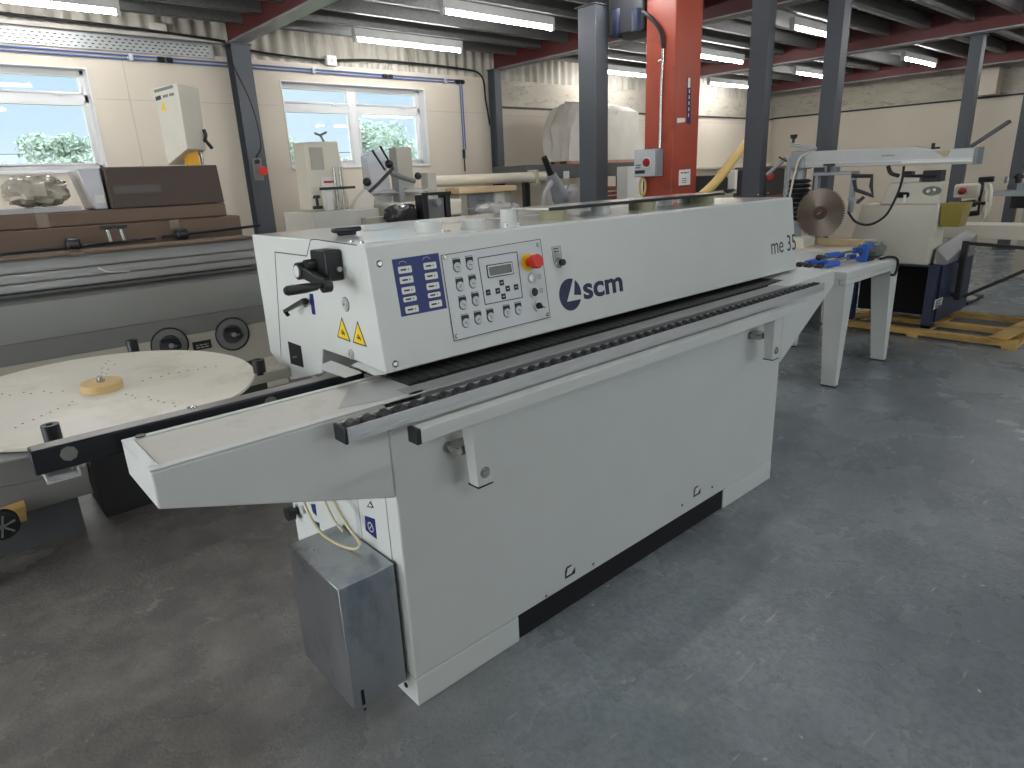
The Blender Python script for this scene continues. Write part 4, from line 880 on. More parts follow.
MB().tube(curve([(4.31, YW - .03, 3.05), (4.45, YW - .03, 3.07), (5.0, YW - .03, 3.10), (6.2, YW - .03, 3.09), (6.6, YW - .03, 3.02), (6.66, YW - .03, 2.7), (6.72, YW - .03, 2.35)], 8), .013, 6).build('black_cable', M_rub)
tag(bpy.data.objects['black_cable.001'], 'black cable strung from the small white box to the second column', 'cable')
jb = thing('junction_box', 'small white junction box on the black cable above the window', 'box', (4.25, YW - .04, 3.0))
B(4.17, 4.30, YW - .075, YW - .001, 2.985, 3.1).build('box_body', M_label, jb, bev=.008); MB().cyl((4.235, YW - .078, 3.04), (4.235, YW - .075, 3.04), .02).build('box_cover', M_grey, jb)
B(2.25, 2.42, YW - .05, YW + .02, 3.175, 3.26).build('wall_junction_box', M_plast, bev=.006); tag(bpy.data.objects['wall_junction_box'], 'pale square box high on the cladding left of the first column', 'box')
sw = thing('stop_switch', 'red emergency stop knob with cable on the first grey column', 'switch', (3.2, 7.65, 1.75))
p = at(261, 171, y=7.66); B(p.x - .07, p.x + .03, 7.67, 7.72, p.z - .10, p.z + .14).build('switch_box', M_mgrey, sw, bev=.006)
MB().ring((p.x + .01, 7.67, p.z), (0, -1, 0), [(0, .03), (.02, .035), (.05, .05), (.07, .045)], 20).build('stop_knob', M_red, sw)
MB().ring((p.x - .03, 7.67, p.z + .10), (0, -1, 0), [(0, .025), (.03, .025)], 16).build('gland', M_black, sw)
MB().tube(curve([(p.x - .02, 7.69, p.z + .14), (p.x + .06, 7.7, p.z + .3), (p.x + .02, 7.7, p.z + .7), (p.x - .12, 7.7, 2.9), (p.x - .16, 7.72, 3.12)], 10), .010, 6).build('cable', M_rub, sw)
# ================================================================== ORANGE PILLAR with isolator
op = thing('orange_pillar', 'tall orange painted steel pillar with stickers, right of the square grey column', 'pillar', (5.45, 3.82, 0))
MB().box(5.25, 5.65, 3.67, 3.98, .015, 3.04).build('pillar_shaft', M_orange, op, bev=.006)
B(5.12, 5.78, 3.54, 4.11, 0, .016).build('pillar_base', M_orange, op)
B(5.20, 5.70, 3.63, 4.02, 3.04, 3.06).build('pillar_cap', mat('hoist_dark', (36, 38, 42), .5), op)
for a in (5.28, 5.62): MB().cyl((a, 3.66, 3.06), (a, 3.66, 3.085), .012, n=6).build('cap_bolt', M_zinc, op)
mo = MB().box(5.22, 5.55, 3.995, 4.40, 2.80, 3.38).build('hoist_housing', MATS['hoist_dark'], op, bev=.02)
MB().cyl((5.24, 4.07, 2.80), (5.24, 4.07, 2.98), .055, n=20).build('hoist_motor', mat('motor_blue', (14, 24, 54), .4), mo)
MB().ring((5.26, 4.30, 2.78), (0, 0, 1), [(0, .03), (.05, .06), (.24, .06), (.26, .03)], 20).build('motor_cap', MATS['motor_blue'], mo)
FO = Frame((5.25, 3.67, 0), (1, 0, 0), (0, 0, 1)); FOL = Frame((5.25, 3.67, 0), (0, -1, 0), (0, 0, 1))
ln = quad(FO, [(686.5, 124), (690.5, 124), (691, 78), (687, 77)], .0003, .001, M_navy, 'vertical_sticker', op)
mb = MB()
a, b = FO.px(689, 84); FO.rect(mb, a - .018, b - .03, a + .018, b + .05, .001, .0015)
a, b = FO.px(688.8, 105); 
for k in range(5): FO.rect(mb, a - .006, b + .10 - k * .05, a + .006, b + .13 - k * .05, .001, .0015)
mb.build('sticker_print', M_label, ln)
quad(FO, [(677, 123), (685, 122), (685, 118), (677, 118)], .0003, .001, M_label, 'small_sticker', op)
wl = quad(FO, [(678.5, 185.5), (690, 184.5), (690.5, 169), (679, 170)], .0003, .001, M_label, 'white_notice', op)
mb = MB(); a, b = FO.px(680.5, 173.5); a2, _ = FO.px(688.5, 173); marks(FO, mb, a, b, a2, 1, .02, .010, .001, .0005); marks(FO, mb, a + .03, b - .05, a2 - .03, 3, .018, .007, .001, .0005); marks(FO, mb, a, b - .12, a2 - .01, 1, .018, .008, .001, .0005); mb.build('notice_print', M_ink, wl)
MB().tube([(5.238, 3.80, 1.80), (5.238, 3.80, 2.30), (5.238, 3.79, 2.62)], .012, 10).build('conduit', M_zinc, op)
B(5.225, 5.2499, 3.77, 3.83, 2.52, 2.54).build('conduit_clip', M_zinc, op)
MB().tube(curve([(5.238, 3.79, 2.62), (5.22, 3.80, 2.74), (5.2, 3.88, 2.86), (5.2, 3.96, 2.92), (5.24, 4.02, 2.94)]), .016, 10).build('flexible_cable', M_rub, op)
def offx(px, py, x): return at(px, py, x=x)
iso = thing('isolator_switch', 'grey isolator box with a red rotary knob on the orange pillar', 'switch', (5.2, 3.9, 1.55))
a = at(634, 153, x=5.13); b = at(657, 178, x=5.13)
MB().box(5.13, 5.2495, b.y + .02, a.y, 1.555, 1.795).build('switch_box', M_cast, iso, bev=.008)
FI = Frame((5.13, a.y, 1.555), (0, -1, 0), (0, 0, 1)); wI = a.y - b.y - .02
mb = MB(); FI.rr(mb, .008, .008, wI - .008, .232, .01, 0, .004); fc = mb.build('box_cover', M_grey, iso)
mb = MB(); u, v = .62 * wI, .125; FI.disc(mb, u, v, .047, .004, .010, 24); kb = mb.build('knob_collar', M_label, iso)
mb = MB(); mb.ring(FI.p(u, v, .010), FI.n, [(0, .038), (.012, .036)], 24); FI.rect(mb, u - .008, v - .034, u + .008, v + .034, .022, .034); mb.build('switch_knob', mat('dark_red', (150, 30, 30), .4), kb)
mb = MB(); marks(FI, mb, .025, .10, .08, 2, .022, .010, .004, .001); FI.rect(mb, .02, .03, .13, .06, .004, .006); mb.build('cover_print', M_ink, fc)
# ================================================================== MIDDLE GROUND: machines by the right window
ms = thing('spindle_machine', 'cream boxy machine head on a grey cabinet, in front of the right window', 'machine', (3.2, 6.4, 0))
B(2.88, 3.62, 6.1, 6.75, 0, 1.365).build('cabinet', mat('cabinet_grey', (190, 188, 180), .45), ms, bev=.01)
MB().hexa([(3.04, 6.4, 1.366), (3.46, 6.4, 1.366), (3.46, 6.7, 1.366), (3.04, 6.7, 1.366), (3.03, 6.4, 2.02), (3.40, 6.4, 2.03), (3.40, 6.66, 2.03), (3.03, 6.66, 2.02)]).build('head_cover', M_cream, ms, bev=.015)
B(3.08, 3.22, 6.392, 6.3999, 1.76, 1.97).build('access_panel', M_beige, ms, bev=.002)
B(3.16, 3.34, 6.39, 6.3999, 1.45, 1.69).build('notice', M_label, ms); B(3.19, 3.30, 6.388, 6.3899, 1.63, 1.65).build('notice_heading', M_red, ms)
MB().tube([(3.30, 6.5, 2.03), (3.27, 6.5, 2.09), (3.21, 6.5, 2.11)], .012, 6).tube([(3.27, 6.5, 2.09), (3.34, 6.5, 2.12)], .012, 6).build('top_hook', M_mgrey, ms)
for x in (3.27, 3.335): MB().cyl((x, 6.30, 1.366), (x, 6.30, 1.78), .016, n=12).build('guide_pillar', M_zinc, ms)
MB().box(3.13, 3.20, 6.26, 6.34, 1.366, 1.60).build('guide_block', M_label, ms, bev=.006)
MB().box(3.08, 3.46, 6.25, 6.28, 1.565, 1.59).build('cross_rod', M_black, ms)
MB().ring((3.0, 6.2, 1.39), (0, 0, 1), [(0, .05), (.03, .05), (.03, .015), (.10, .015), (.10, .04), (.13, .03)], 12).build('star_knob', M_black, ms)
B(3.40, 3.70, 6.0, 6.099, 1.0, 1.28).build('side_box', M_beige, ms, bev=.006)
mb = MB(); mb.extr([(3.38, 6.2, 1.366), (3.62, 6.2, 1.366), (3.64, 6.2, 1.47), (3.55, 6.2, 1.55), (3.44, 6.2, 1.46)], (0, .08, 0)); mb.build('fence', M_plast, ms)
wm = thing('wrapped_saw', 'plastic wrapped bench saw with slanting rods and black knobs, before the right window', 'saw', (4.2, 6.4, 0))
B(3.80, 4.64, 6.18, 6.74, 0, 1.22).build('stand', M_beige, wm, bev=.01)
B(3.76, 4.72, 6.12, 6.8, 1.2205, 1.40).build('saw_table', M_cream, wm, bev=.02)
mb = MB(); mb.box(4.08, 4.28, 6.4, 6.55, 1.4005, 1.97); mb.build('rear_post', M_beige, wm, bev=.006)
mb = MB(); mb.hexa([(3.82, 6.5, 1.401), (4.06, 6.5, 1.401), (4.06, 6.74, 1.401), (3.82, 6.74, 1.401), (3.80, 6.52, 1.90), (4.02, 6.52, 1.98), (4.02, 6.7, 1.98), (3.80, 6.7, 1.90)]); mb.build('plastic_cover', mat('bluish_sheet', (205, 210, 222), .25, bump=.6, bscale=10, alpha=.5), wm, bev=.03)
for (a, b, c, d) in ((372, 150, 385, 170), (380, 146, 393, 168)): 
    MB().tube([at(a, b, y=6.35), at(c, d, y=6.35)], .012, 8).build('slide_rod', M_black, wm)
MB().tube([at(393, 168, y=6.3), at(378, 184, y=6.3), at(366, 195, y=6.3)], .018, 8).build('lower_rod', M_black, wm)
for p in ((389, 164), (367, 182)): MB().ball(at(*p, y=6.25), .045, n=16).build('knob', M_black, wm)
MB().tube([at(391, 173, y=6.32), at(405, 178, y=6.3), at(415, 181, y=6.28)], .028, 8).build('handle_arm', M_mgrey, wm)
MB().ball(at(418, 176, y=6.28), .04, n=16).build('arm_knob', M_black, wm)
MB().box(3.95, 4.02, 6.2, 6.27, 1.4005, 1.62).build('front_pillar', M_cast, wm, bev=.006)
MB().ball(at(402, 192, y=6.35), (.36, .14, .035), n=18, seed=4, noise=.2).build('clear_bag', M_clear, wm)
bg = MB(); bg.ball((0, 0, 0), (.175, .09, .10), n=20, seed=8, noise=.18, sq=.7); c = at(402, 215, y=5.9)
bg.v = [v + Vector((c.x + .0, 5.92, c.z)) for v in bg.v]; bt_ = bg.build('black_bin_bag', mat('black_film', (52, 52, 54), .15, var=.3, bump=1, bscale=18), None, smooth=180); tag(bt_, 'crumpled black plastic bundle in front of the wrapped bench saw', 'bag')
zb = min(v.z for v in bg.v); x_ = c.x
bn = thing('low_bench', 'low pale bench behind the white machine, under the black bundle', 'bench', (4.2, 5.9, 0))
B(3.75, 4.9, 5.7, 6.08, zb - .04, zb - .001).build('bench_top', M_beige, bn, bev=.004)
for a in (3.78, 4.82):
    for b in (5.73, 6.0): B(a, a + .05, b, b + .05, 0, zb - .041).build('leg', M_mgrey, bn)
# black vice like unit
vc = thing('feed_unit', 'black framed power feed unit right of the black plastic bundle', 'machine', (4.55, 5.85, zb))
c = at(432, 216, y=5.85); q1 = at(418, 193, y=5.85); q2 = at(446, 193, y=5.85); zt_ = q1.z
MB().box(q1.x, q1.x + .07, 5.78, 5.92, zb, zt_ - .02).build('side_plate', M_black, vc, bev=.004); MB().box(q2.x - .06, q2.x, 5.78, 5.92, zb, zt_ - .02).build('side_plate', M_black, vc, bev=.004)
MB().box(q1.x, q2.x, 5.76, 5.79, zt_ - .03, zt_).build('top_bar', M_black, vc); B(q1.x + .075, q2.x - .07, 5.80, 5.9, zb + .03, zt_ - .06).build('motor_block', mat('motor_grey', (110, 112, 112), .4), vc, bev=.01)
MB().cyl(((q1.x + q2.x) / 2, 5.79, zt_ - .10), ((q1.x + q2.x) / 2, 5.74, zt_ - .10), .035, n=16).build('hand_wheel', M_cast, vc)
# dust pipe + posts
y_ = 6.72
a = at(426, 180, y=y_); b = at(553, 178, y=y_)
dp = thing('roller_beam', 'long cream tube beam on end posts below the blue air drop', 'beam', ((a.x + b.x) / 2, y_, 0))
mb = MB(); xj = at(532, 178, y=y_).x; xe = at(549, 178, y=y_).x
mb.cyl((a.x, y_, a.z - .02), (xj, y_, a.z - .02), .065, n=20).build('tube', M_tubec, dp); MB().cyl((xj + .051, y_, a.z - .02), (xe, y_, a.z - .02), .065, n=20).build('tube', M_tubec, dp)
B(xj, xj + .05, y_ - .08, y_ + .08, a.z - .10, a.z + .07).build('joint_plate', M_beige, dp); B(a.x - .02, a.x + .10, y_ - .07, y_ + .07, 1.4005, a.z + .08).build('end_post', mat('post_grey', (170, 168, 158), .45), dp); B(xe - .10, xe, y_ - .06, y_ + .06, 0, a.z - .086).build('end_post', MATS['post_grey'], dp)
# wood-topped drawer unit
wb_ = thing('work_bench', 'bench with a light wooden top and grey drawers below the cream tube beam', 'bench', (5.4, 6.4, 0))
xq, xr = at(459, 187, y=6.35).x, at(517, 187, y=6.35).x
B(xq, xr, 6.35, 6.63, 1.445, 1.515).build('bench_top', M_ply, wb_, bev=.006)
B(xq + .05, xr - .03, 6.42, 6.63, .0, 1.444).build('cabinet', M_beige, wb_, bev=.006)
for z in (1.28, 1.11, .94): dd = B(5.03, 5.42, 6.40, 6.4195, z, z + .15).build('drawer', mat('drawer_grey', (120, 124, 126), .4), wb_, bev=.004); B(5.19, 5.26, 6.385, 6.3999, z + .07, z + .09).build('drawer_pull', M_zinc, dd)
B(5.46, 5.62, 6.41, 6.4195, 1.27, 1.50).build('paper_notice', M_label, wb_); B(5.46, 5.62, 6.407, 6.4095, 1.47, 1.50).build('notice_heading', M_red, wb_)
ws = thing('sheeted_table', 'small table under a creased white plastic sheet, left of the wooden bench', 'table', (4.75, 6.6, 0))
MB().box(4.66, 4.90, 6.85, 7.1, 1.2, 1.50).build('plastic_sheet', mat('bluewhite_sheet', (200, 204, 214), .35, bump=.8, bscale=12), ws, bev=.03); B(4.68, 4.88, 6.87, 7.08, 0, 1.199).build('cabinet', M_beige, ws)
# bag bundle on the bench in front
c = at(495, 209, y=5.5); bn2 = thing('side_bench', 'pale bench carrying the clear bag of red parts behind the white machine', 'bench', (5.1, 5.5, 0))
B(4.6, 5.42, 5.3, 5.66, 1.16, 1.20).build('bench_top', M_beige, bn2)
for a in (4.62, 5.36):
    for b in (5.32, 5.6): B(a, a + .04, b, b + .04, 0, 1.159).build('leg', M_mgrey, bn2)
c2 = at(495, 208, y=5.5)
cp_ = thing('parts_bag', 'clear plastic bag with reddish contents, on the bench behind the white round ports', 'bag', (c2.x, 5.48, 1.201)); MB().ball((c2.x, 5.48, 1.285), (.27, .14, .072), n=22, seed=11, noise=.15, sq=.8).build('bag_film', M_clear, cp_, smooth=40)
MB().ball((c2.x + .02, 5.48, 1.245), (.2, .1, .03), n=14, seed=2, noise=.2).build('bag_contents', M_pink, cp_)
# black desk
a = at(526, 167, y=7.35); 
bd = thing('machine_table', 'dark grey table with black legs under the big sheeted machine', 'table', (8.2, 7.2, 0))
xa = at(526, 167, y=6.9).x; zt2 = at(526, 165, y=6.9).z
B(xa, 9.4, 6.9, 7.6, zt2 - .20, zt2).build('table_top', mat('table_dark', (78, 80, 78), .45), bd, bev=.01)
for x in (xa + .02, 9.2):
    for y in (6.95, 7.5): B(x, x + .09, y, y + .07, 0, zt2 - .201).build('leg', M_black, bd)
q = at(566, 174, y=6.9); B(q.x - .06, q.x + .06, 6.892, 6.8995, q.z - .06, q.z + .04).build('label_plate', M_label, bd)
# pallet and sheeted machine
x0_, x1_ = at(568, 165, y=7.0).x, at(640, 165, y=7.0).x
pk = thing('pink_pallet', 'pinkish wooden skid under the sheeted machine on the dark table', 'pallet', ((x0_ + x1_) / 2, 7.2, zt2))
for k in range(3): B(x0_ + .02, x1_ + .1, 6.95 + k * .24, 7.05 + k * .24, zt2 + .001, zt2 + .04).build('plank', M_pink, pk)
zs = zt2 + .041
mb = MB(); rg = random.Random(21); nx, nz = 14, 9
prof_ = [(0.0, 0), (-.02, .3), (.0, .6), (.05, .80), (.10, .97), (.34, 1.0), (.40, .9), (.60, .93), (.64, 1.0), (.86, .99), (.90, .93), (.94, .6), (1, .3), (1.0, 0)]
ht = at(600, 104, y=7.2).z - zs
vs = []; rows = 9
for j in range(rows):
    y = 6.95 + j * .55 / (rows - 1); sc = 1 - .12 * abs(j / (rows - 1) * 2 - 1) ** 3
    for (a, b) in prof_:
        vs.append((x0_ + a * (x1_ - x0_) + rg.uniform(-.05, .05), y + rg.uniform(-.02, .02), zs + b * ht * sc + (rg.uniform(-.03, .03) if b else 0)))
n_ = len(prof_); fs = [(j * n_ + i, j * n_ + i + 1, (j + 1) * n_ + i + 1, (j + 1) * n_ + i) for j in range(rows - 1) for i in range(n_ - 1)]
fs += [tuple(range(n_)), tuple((rows - 1) * n_ + i for i in range(n_))] 
mb.add(vs, fs); o = tag(mb.build('sheeted_machine', M_plast, None, smooth=32), 'large machine hidden under a creased cream dust sheet behind the square grey column', 'machine')
# tilted mitre saw wrapped in plastic
mt = thing('mitre_saw', 'wrapped mitre saw with an upright black grip, left of the square grey column', 'saw', (5.75, 5.55, 0))
c = at(555, 205, y=5.6)
B(5.45, 6.15, 5.35, 5.85, 0, 1.18).build('stand', M_beige, mt, bev=.01)
MB().cyl((5.8, 5.6, 1.181), (5.8, 5.6, 1.23), .2, n=28).build('turntable', M_cast, mt)
A1 = at(544, 157, y=5.6); A2 = at(551, 174, y=5.6); A3 = at(560, 195, y=5.6)
MB().cyl(A2, A1, .045, .035, n=16).build('grip', M_black, mt)
MB().cyl(A3, A2, .10, .055, n=18).build('saw_arm', M_cast, mt)
MB().ball(A3 + Vector((.06, .03, -.02)), (.14, .1, .12), n=16).build('motor', M_cast, mt)
MB().bar(A3, (5.82, 5.6, 1.23), .10, .12).build('pivot', M_cast, mt)
MB().tube(curve([at(552, 182, y=5.5), at(545, 194, y=5.5), at(544, 205, y=5.5)]), .03, 8).build('blade_guard', M_clear, mt)
MB().ball((6.0, 5.62, 1.36), (.16, .12, .13), n=18, seed=6, noise=.15).build('plastic_wrap', M_clear, mt)
# red stack + white panel + hose coil behind
bk = thing('red_bale', 'stack of red and white wrapped bricks behind the square grey column', 'stack', (7.9, 6.6, 0))
xa, xb = at(605, 190, y=6.5).x, at(627, 190, y=6.5).x
B(xa, xb, 6.5, 6.88, 0, 1.41).build('stack_body', M_brick, bk, bev=.006)
mb = MB()
for z in (1.34, 1.28, 1.20, 1.12): mb = B(xa + .05, xb - .05, 6.494, 6.4995, z, z + .02); mb.build('print_stripe', M_label, bk)
xa, xb = at(627.5, 190, y=6.2).x, at(643, 190, y=6.2).x
B(xa, xb, 6.2, 6.4, 0, at(635, 166, y=6.2).z).build('white_cabinet', M_label, bev=.006); tag(bpy.data.objects['white_cabinet'], 'narrow white cabinet just left of the orange pillar', 'cabinet')
c = at(636, 187, y=3.95); hc = MB()
for k in range(4):
    R_ = .055; yy = 3.9 + k * .018
    hc.tube([(5.19, c.y + R_ * .6 * math.cos(t * math.pi / 8) , c.z + R_ * 1.4 * math.sin(t * math.pi / 8)) for t in range(17)], .012, 6) if k == 0 else None
hc.v = [v + Vector((-.0, .0, 0)) for v in hc.v]
hc.build('hose_coil', M_hosey); tag(bpy.data.objects['hose_coil'], 'small coil of yellow hose hanging under the isolator box', 'hose')
hp_ = [at(701, 196, y=6.6), at(712, 186, y=6.6), at(724, 172, y=6.6), at(735, 157, y=6.6), at(748, 140, y=6.6), at(756, 110, y=6.6), at(757, 80, y=6.6)]
e_ = hp_[-1].copy(); e_.z = HC; hp_.append(e_)
MB().tube(curve(hp_, 12), .075, 12, rib=.08).build('yellow_duct', M_hosey); tag(bpy.data.objects['yellow_duct'], 'yellow flexible duct slanting up behind the tall column right of the orange pillar', 'duct')
# printer-like black unit on bench
y_ = 7.0
b3 = thing('rear_bench', 'long pale bench along the far wall right of the orange pillar', 'bench', (12, 7.2, 0))
B(10.2, 14.0, 6.9, 7.6, 1.13, 1.20).build('bench_top', M_beige, b3)
for a in (10.25, 12.1, 13.9):
    for b in (6.95, 7.5): B(a, a + .06, b, b + .06, 0, 1.129).build('leg', M_mgrey, b3)
MB().extr([(10.4, 7.0, 1.201), (11.87, 7.0, 1.201), (11.87, 7.0, 1.42), (11.75, 7.0, 1.48), (10.4, 7.0, 1.50)], (0, .4, 0)).build('black_unit', M_black, None, bev=.02)
tag(bpy.data.objects['black_unit'], 'low black machine casing on the rear bench right of the orange pillar', 'machine')
B(12.1, 12.75, 7.0, 7.4, 1.201, 1.56).build('white_carton', M_label, bev=.01); tag(bpy.data.objects['white_carton'], 'white box on the rear bench right of the black casing', 'box')
B(9.6, 14.9, 7.75, 7.93, 1.60, 1.66).build('wall_shelf', M_tubec, bev=.01); tag(bpy.data.objects['wall_shelf'], 'pale shelf along the far wall behind the black casing', 'shelf')
tm = thing('tool_chest', 'dark tool chest with a red badge between the tall column and the arm saw', 'chest', (9.0, 4.75, 0))
B(8.7, 9.2, 4.55, 5.0, 0, 1.22).build('chest_base', mat('chest_brown', (120, 74, 62), .5), tm, bev=.01)
B(8.7, 9.2, 4.56, 5.0, 1.2205, 1.57).build('chest_body', mat('chest_dark', (48, 44, 44), .4), tm, bev=.01)
q = at(770, 176, x=8.7); MB().cyl((8.699, q.y, q.z), (8.694, q.y, q.z), .05, n=20).build('red_badge', M_red, tm)
B(8.72, 9.15, 4.45, 5.05, 1.571, 1.60).build('chest_lid', mat('lid_brown', (122, 90, 70), .5), tm)
MB().tube(curve([(8.9, 4.9, 1.60), (8.9, 4.88, 1.72), (8.9, 4.80, 1.76), (8.9, 4.74, 1.68), (8.9, 4.73, 1.60)]), .008, 6).build('lid_handle', M_ink, tm)
# ================================================================== trees outside
def leafy(name, label, c, r, n, seed, trunk):
    rg = random.Random(seed); t = thing(name, label, 'tree', (c[0], c[1], -1.0)); mb = MB()
    blobs = [(Vector(c) + Vector((rg.uniform(-1, 1) * r[0] * .7, rg.uniform(-1, 1) * r[1] * .7, rg.uniform(-.8, .8) * r[2] * .7)), rg.uniform(.3, .5)) for _ in range(14)]
    for _ in range(n):
        b, k = blobs[rg.randrange(14)]; d = Vector((rg.gauss(0, 1), rg.gauss(0, 1), rg.gauss(0, 1))).normalized() * rg.uniform(.5, 1)
        p = b + Vector((d.x * r[0] * k, d.y * r[1] * k, d.z * r[2] * k)); s = rg.uniform(.03, .075)
        u = Vector((rg.uniform(-1, 1), rg.uniform(-1, 1), rg.uniform(-1, 1))).normalized() * s; w = u.orthogonal().normalized() * s * .7
        mb.add([p - u, p + w, p + u, p - w], [(0, 1, 2, 3)])
    mb.build('foliage', M_leaf, t)
    tb = MB(); tb.cyl((c[0], c[1], -1), (c[0], c[1], c[2]), .12, .06, n=8)
    for _ in range(7): 
        b, k = blobs[rg.randrange(14)]; tb.cyl((c[0], c[1], c[2] - r[2] * .6), b, .04, .015, n=6)
    tb.build('trunk', M_bark, t)
def wpt(px, py, y): return at(px, py, y=y)
c = wpt(390, 150, 22); leafy('tree', 'tall thin crowned tree seen through the right window', (c.x, 22, c.z - .2), (1.5, 1, 1.5), 6500, 1, 0)
c = wpt(332, 163, 17); leafy('tree', 'low bush between the halves of the right window', (c.x, 17, c.z - .2), (1.0, .8, .5), 5000, 2, 0)
c = wpt(290, 160, 24); leafy('tree', 'bush at the left edge of the right window', (c.x, 24, c.z), (.7, 1, .9), 3000, 3, 0)
c = wpt(73, 158, 20); leafy('tree', 'rounded bush at the right side of the left window', (c.x, 20, c.z - .15), (1.1, 1, .8), 6000, 4, 0)
c = wpt(15, 166, 24); leafy('tree', 'low bush at the left side of the left window', (c.x, 24, c.z - .4), (1.9, 1, .6), 4500, 5, 0)
c = wpt(420, 166, 26); leafy('tree', 'small bush low at the right end of the right window', (c.x, 26, c.z - .5), (1.4, 1, .7), 3000, 6, 0)
tp = wpt(43, 152, 24); po = thing('power_pole', 'thin wooden power pole with a wire outside the left window', 'pole', (tp.x, 24, -1)); MB().cyl((tp.x, 24, -1), (tp.x, 24, tp.z), .05, n=8).build('pole', M_bark, po)
MB().tube([(tp.x - 9, 24, tp.z - .02), (tp.x + 14, 24.2, tp.z - .1)], .012, 5).build('wire', M_ink, po)
struct(B(-40, 60, YW + 1.0, 60, -1.2, -1.0).build('ground', M_grass))
# ================================================================== WHITE TABLE with clamps
wt_ = thing('white_stand', 'white painted tapered-leg steel stand at the end of the white machine', 'stand', (5.3, 2.3, 0))
TX0, TX1, TY0, TY1, TZ = 4.84, 5.84, 1.885, 2.75, .862
MB().box(TX0, TX1, TY0, TY1, TZ - .06, TZ).box(TX0 + .0, TX1, TY0, TY0 + .05, TZ - .095, TZ - .059).build('stand_top', M_white, wt_, bev=.006)
for x, y, sx, sy in ((TX0, TY0, 1, 1), (TX1, TY0, -1, 1), (TX0, TY1, 1, -1), (TX1, TY1, -1, -1)):
    def corner(u, v, z): return (x + sx * u, y + sy * v, z)
    q = [corner(0, 0, .012), corner(.055, 0, .012), corner(.055, .105, .012), corner(0, .105, .012), corner(0, 0, TZ - .0955), corner(.15, 0, TZ - .0955), corner(.15, .15, TZ - .0955), corner(0, .15, TZ - .0955)]
    MB().hexa(q).build('leg', M_white, wt_, bev=.003)
    B(min(x, x + sx * .055), max(x, x + sx * .055), min(y, y + sy * .105), max(y, y + sy * .105), 0, .0119).build('foot_plate', M_black, wt_)
B(TX0 + .0, TX0 + .05, TY0 + .051, TY1, TZ - .095, TZ - .0605).build('side_rail', M_white, wt_)
names = ['nearest the white machine', 'in the middle of the four', 'third from the white machine', 'farthest back on the stand']
for k, (xa, ya, xb, yb, z) in enumerate(((4.90, 2.10, 5.50, 2.02, .885), (4.90, 2.18, 5.55, 2.12, .885), (4.95, 2.26, 5.6, 2.23, .885), (5.0, 2.14, 5.55, 2.08, .94))):
    t = thing('bar_clamp', 'blue and black bar clamp, %s' % names[k], 'clamp', (xa, ya, TZ), 'bar clamps on the white stand')
    d = (Vector((xb, yb, z)) - Vector((xa, ya, z))).normalized()
    MB().bar((xa, ya, z), (xb, yb, z), .03, .012).build('bar', M_zinc if k < 3 else M_mgrey, t)
    MB().ring(Vector((xa - .08, ya, z)), d, [(0, .012), (.012, .022), (.05, .020), (.066, .013), (.09, .012)], 14).build('grip', M_black, t)
    MB().bar(Vector((xa, ya, z)) + d * .06, Vector((xa, ya, z)) + d * .22, .036, .034).build('slide_jaw', M_clamp, t, bev=.004)
    MB().bar(Vector((xb, yb, z)) - d * .10, (xb, yb, z), .034, .04).build('fixed_jaw', M_clamp, t, bev=.004)
bd_ = MB(); bd_.bar((5.42, 1.98, .892), (5.42, 2.02, .892), .05, .052).bar((5.42, 1.99, .918), (5.42, 2.0, 1.0), .045, .025)
t = thing('pistol_clamp', 'bright blue pistol grip clamp head standing on the white stand', 'clamp', (5.42, 2.0, TZ)); bd_.bar((5.36, 1.985, .985), (5.50, 1.985, .985), .03, .03); bd_.build('clamp_head', M_clamp, t)
MB().bar((5.44, 1.985, .88), (5.54, 1.985, .875), .03, .02).build('trigger', M_black, t)
t = thing('tool_bag', 'grey green canvas tool pouch lying on the right end of the white stand', 'bag', (5.66, 2.03, TZ))
MB().ball((5.69, 2.05, .925), (.11, .09, .062), n=18, seed=9, noise=.12, sq=.8).build('pouch', mat('canvas_green', (98, 104, 96), .8, var=.2), t)
MB().bar((5.60, 2.04, .97), (5.78, 2.07, .985), .12, .012).build('flap', mat('canvas_light', (140, 144, 138), .8), t)
MB().tube(curve([(5.55, 1.93, .875), (5.66, 1.90, .880), (5.72, 1.865, .86), (5.74, 1.86, .80), (5.70, 1.86, .74), (5.64, 1.862, .745)]), .010, 8).build('hanging_cord', M_rub); tag(bpy.data.objects['hanging_cord'], 'black cord looping over the edge of the white stand', 'cord')
q = at(860, 285, y=2.05); MB().hexa([(5.30, 2.3, .50), (5.34, 2.3, .49), (5.34, 2.304, .49), (5.30, 2.304, .50), (5.38, 2.3, .80), (5.43, 2.3, .80), (5.43, 2.304, .80), (5.38, 2.304, .80)]).build('blue_ribbon', M_clamp); tag(bpy.data.objects['blue_ribbon'], 'bright blue strap end hanging below the white stand', 'strap')
# ================================================================== RADIAL ARM SAW
ra = thing('radial_arm_saw', 'radial arm saw with long pale grey arm and large bare toothed blade', 'saw', (6.25, 3.0, 0))
AX = 6.2
P2 = lambda px, py, x=AX: at(px, py, x=x)
a0 = P2(800, 152); a1 = P2(912, 146.5); a2 = P2(932, 149.5); a3 = P2(975, 147.5); b1 = P2(973, 164); b0 = P2(800, 168)
MB().extr([(AX, a0.y, a0.z), (AX, a1.y, a1.z), (AX, a2.y, a2.z), (AX, a3.y, a3.z), (AX, b1.y, b1.z), (AX, b0.y, b0.z)], (.14, 0, 0)).build('arm', M_arm, ra, bev=.006)
FAr = Frame((AX, a0.y, b0.z), (0, -1, 0), (0, 0, 1))
mb = MB(); c0 = FAr.px(803, 163.5); c1 = FAr.px(973, 158.5); FAr.line(mb, [c0, c1], .010, .0, .006); mb.build('arm_rail', mat('rail_pale', (186, 190, 188), .35, .3), ra)
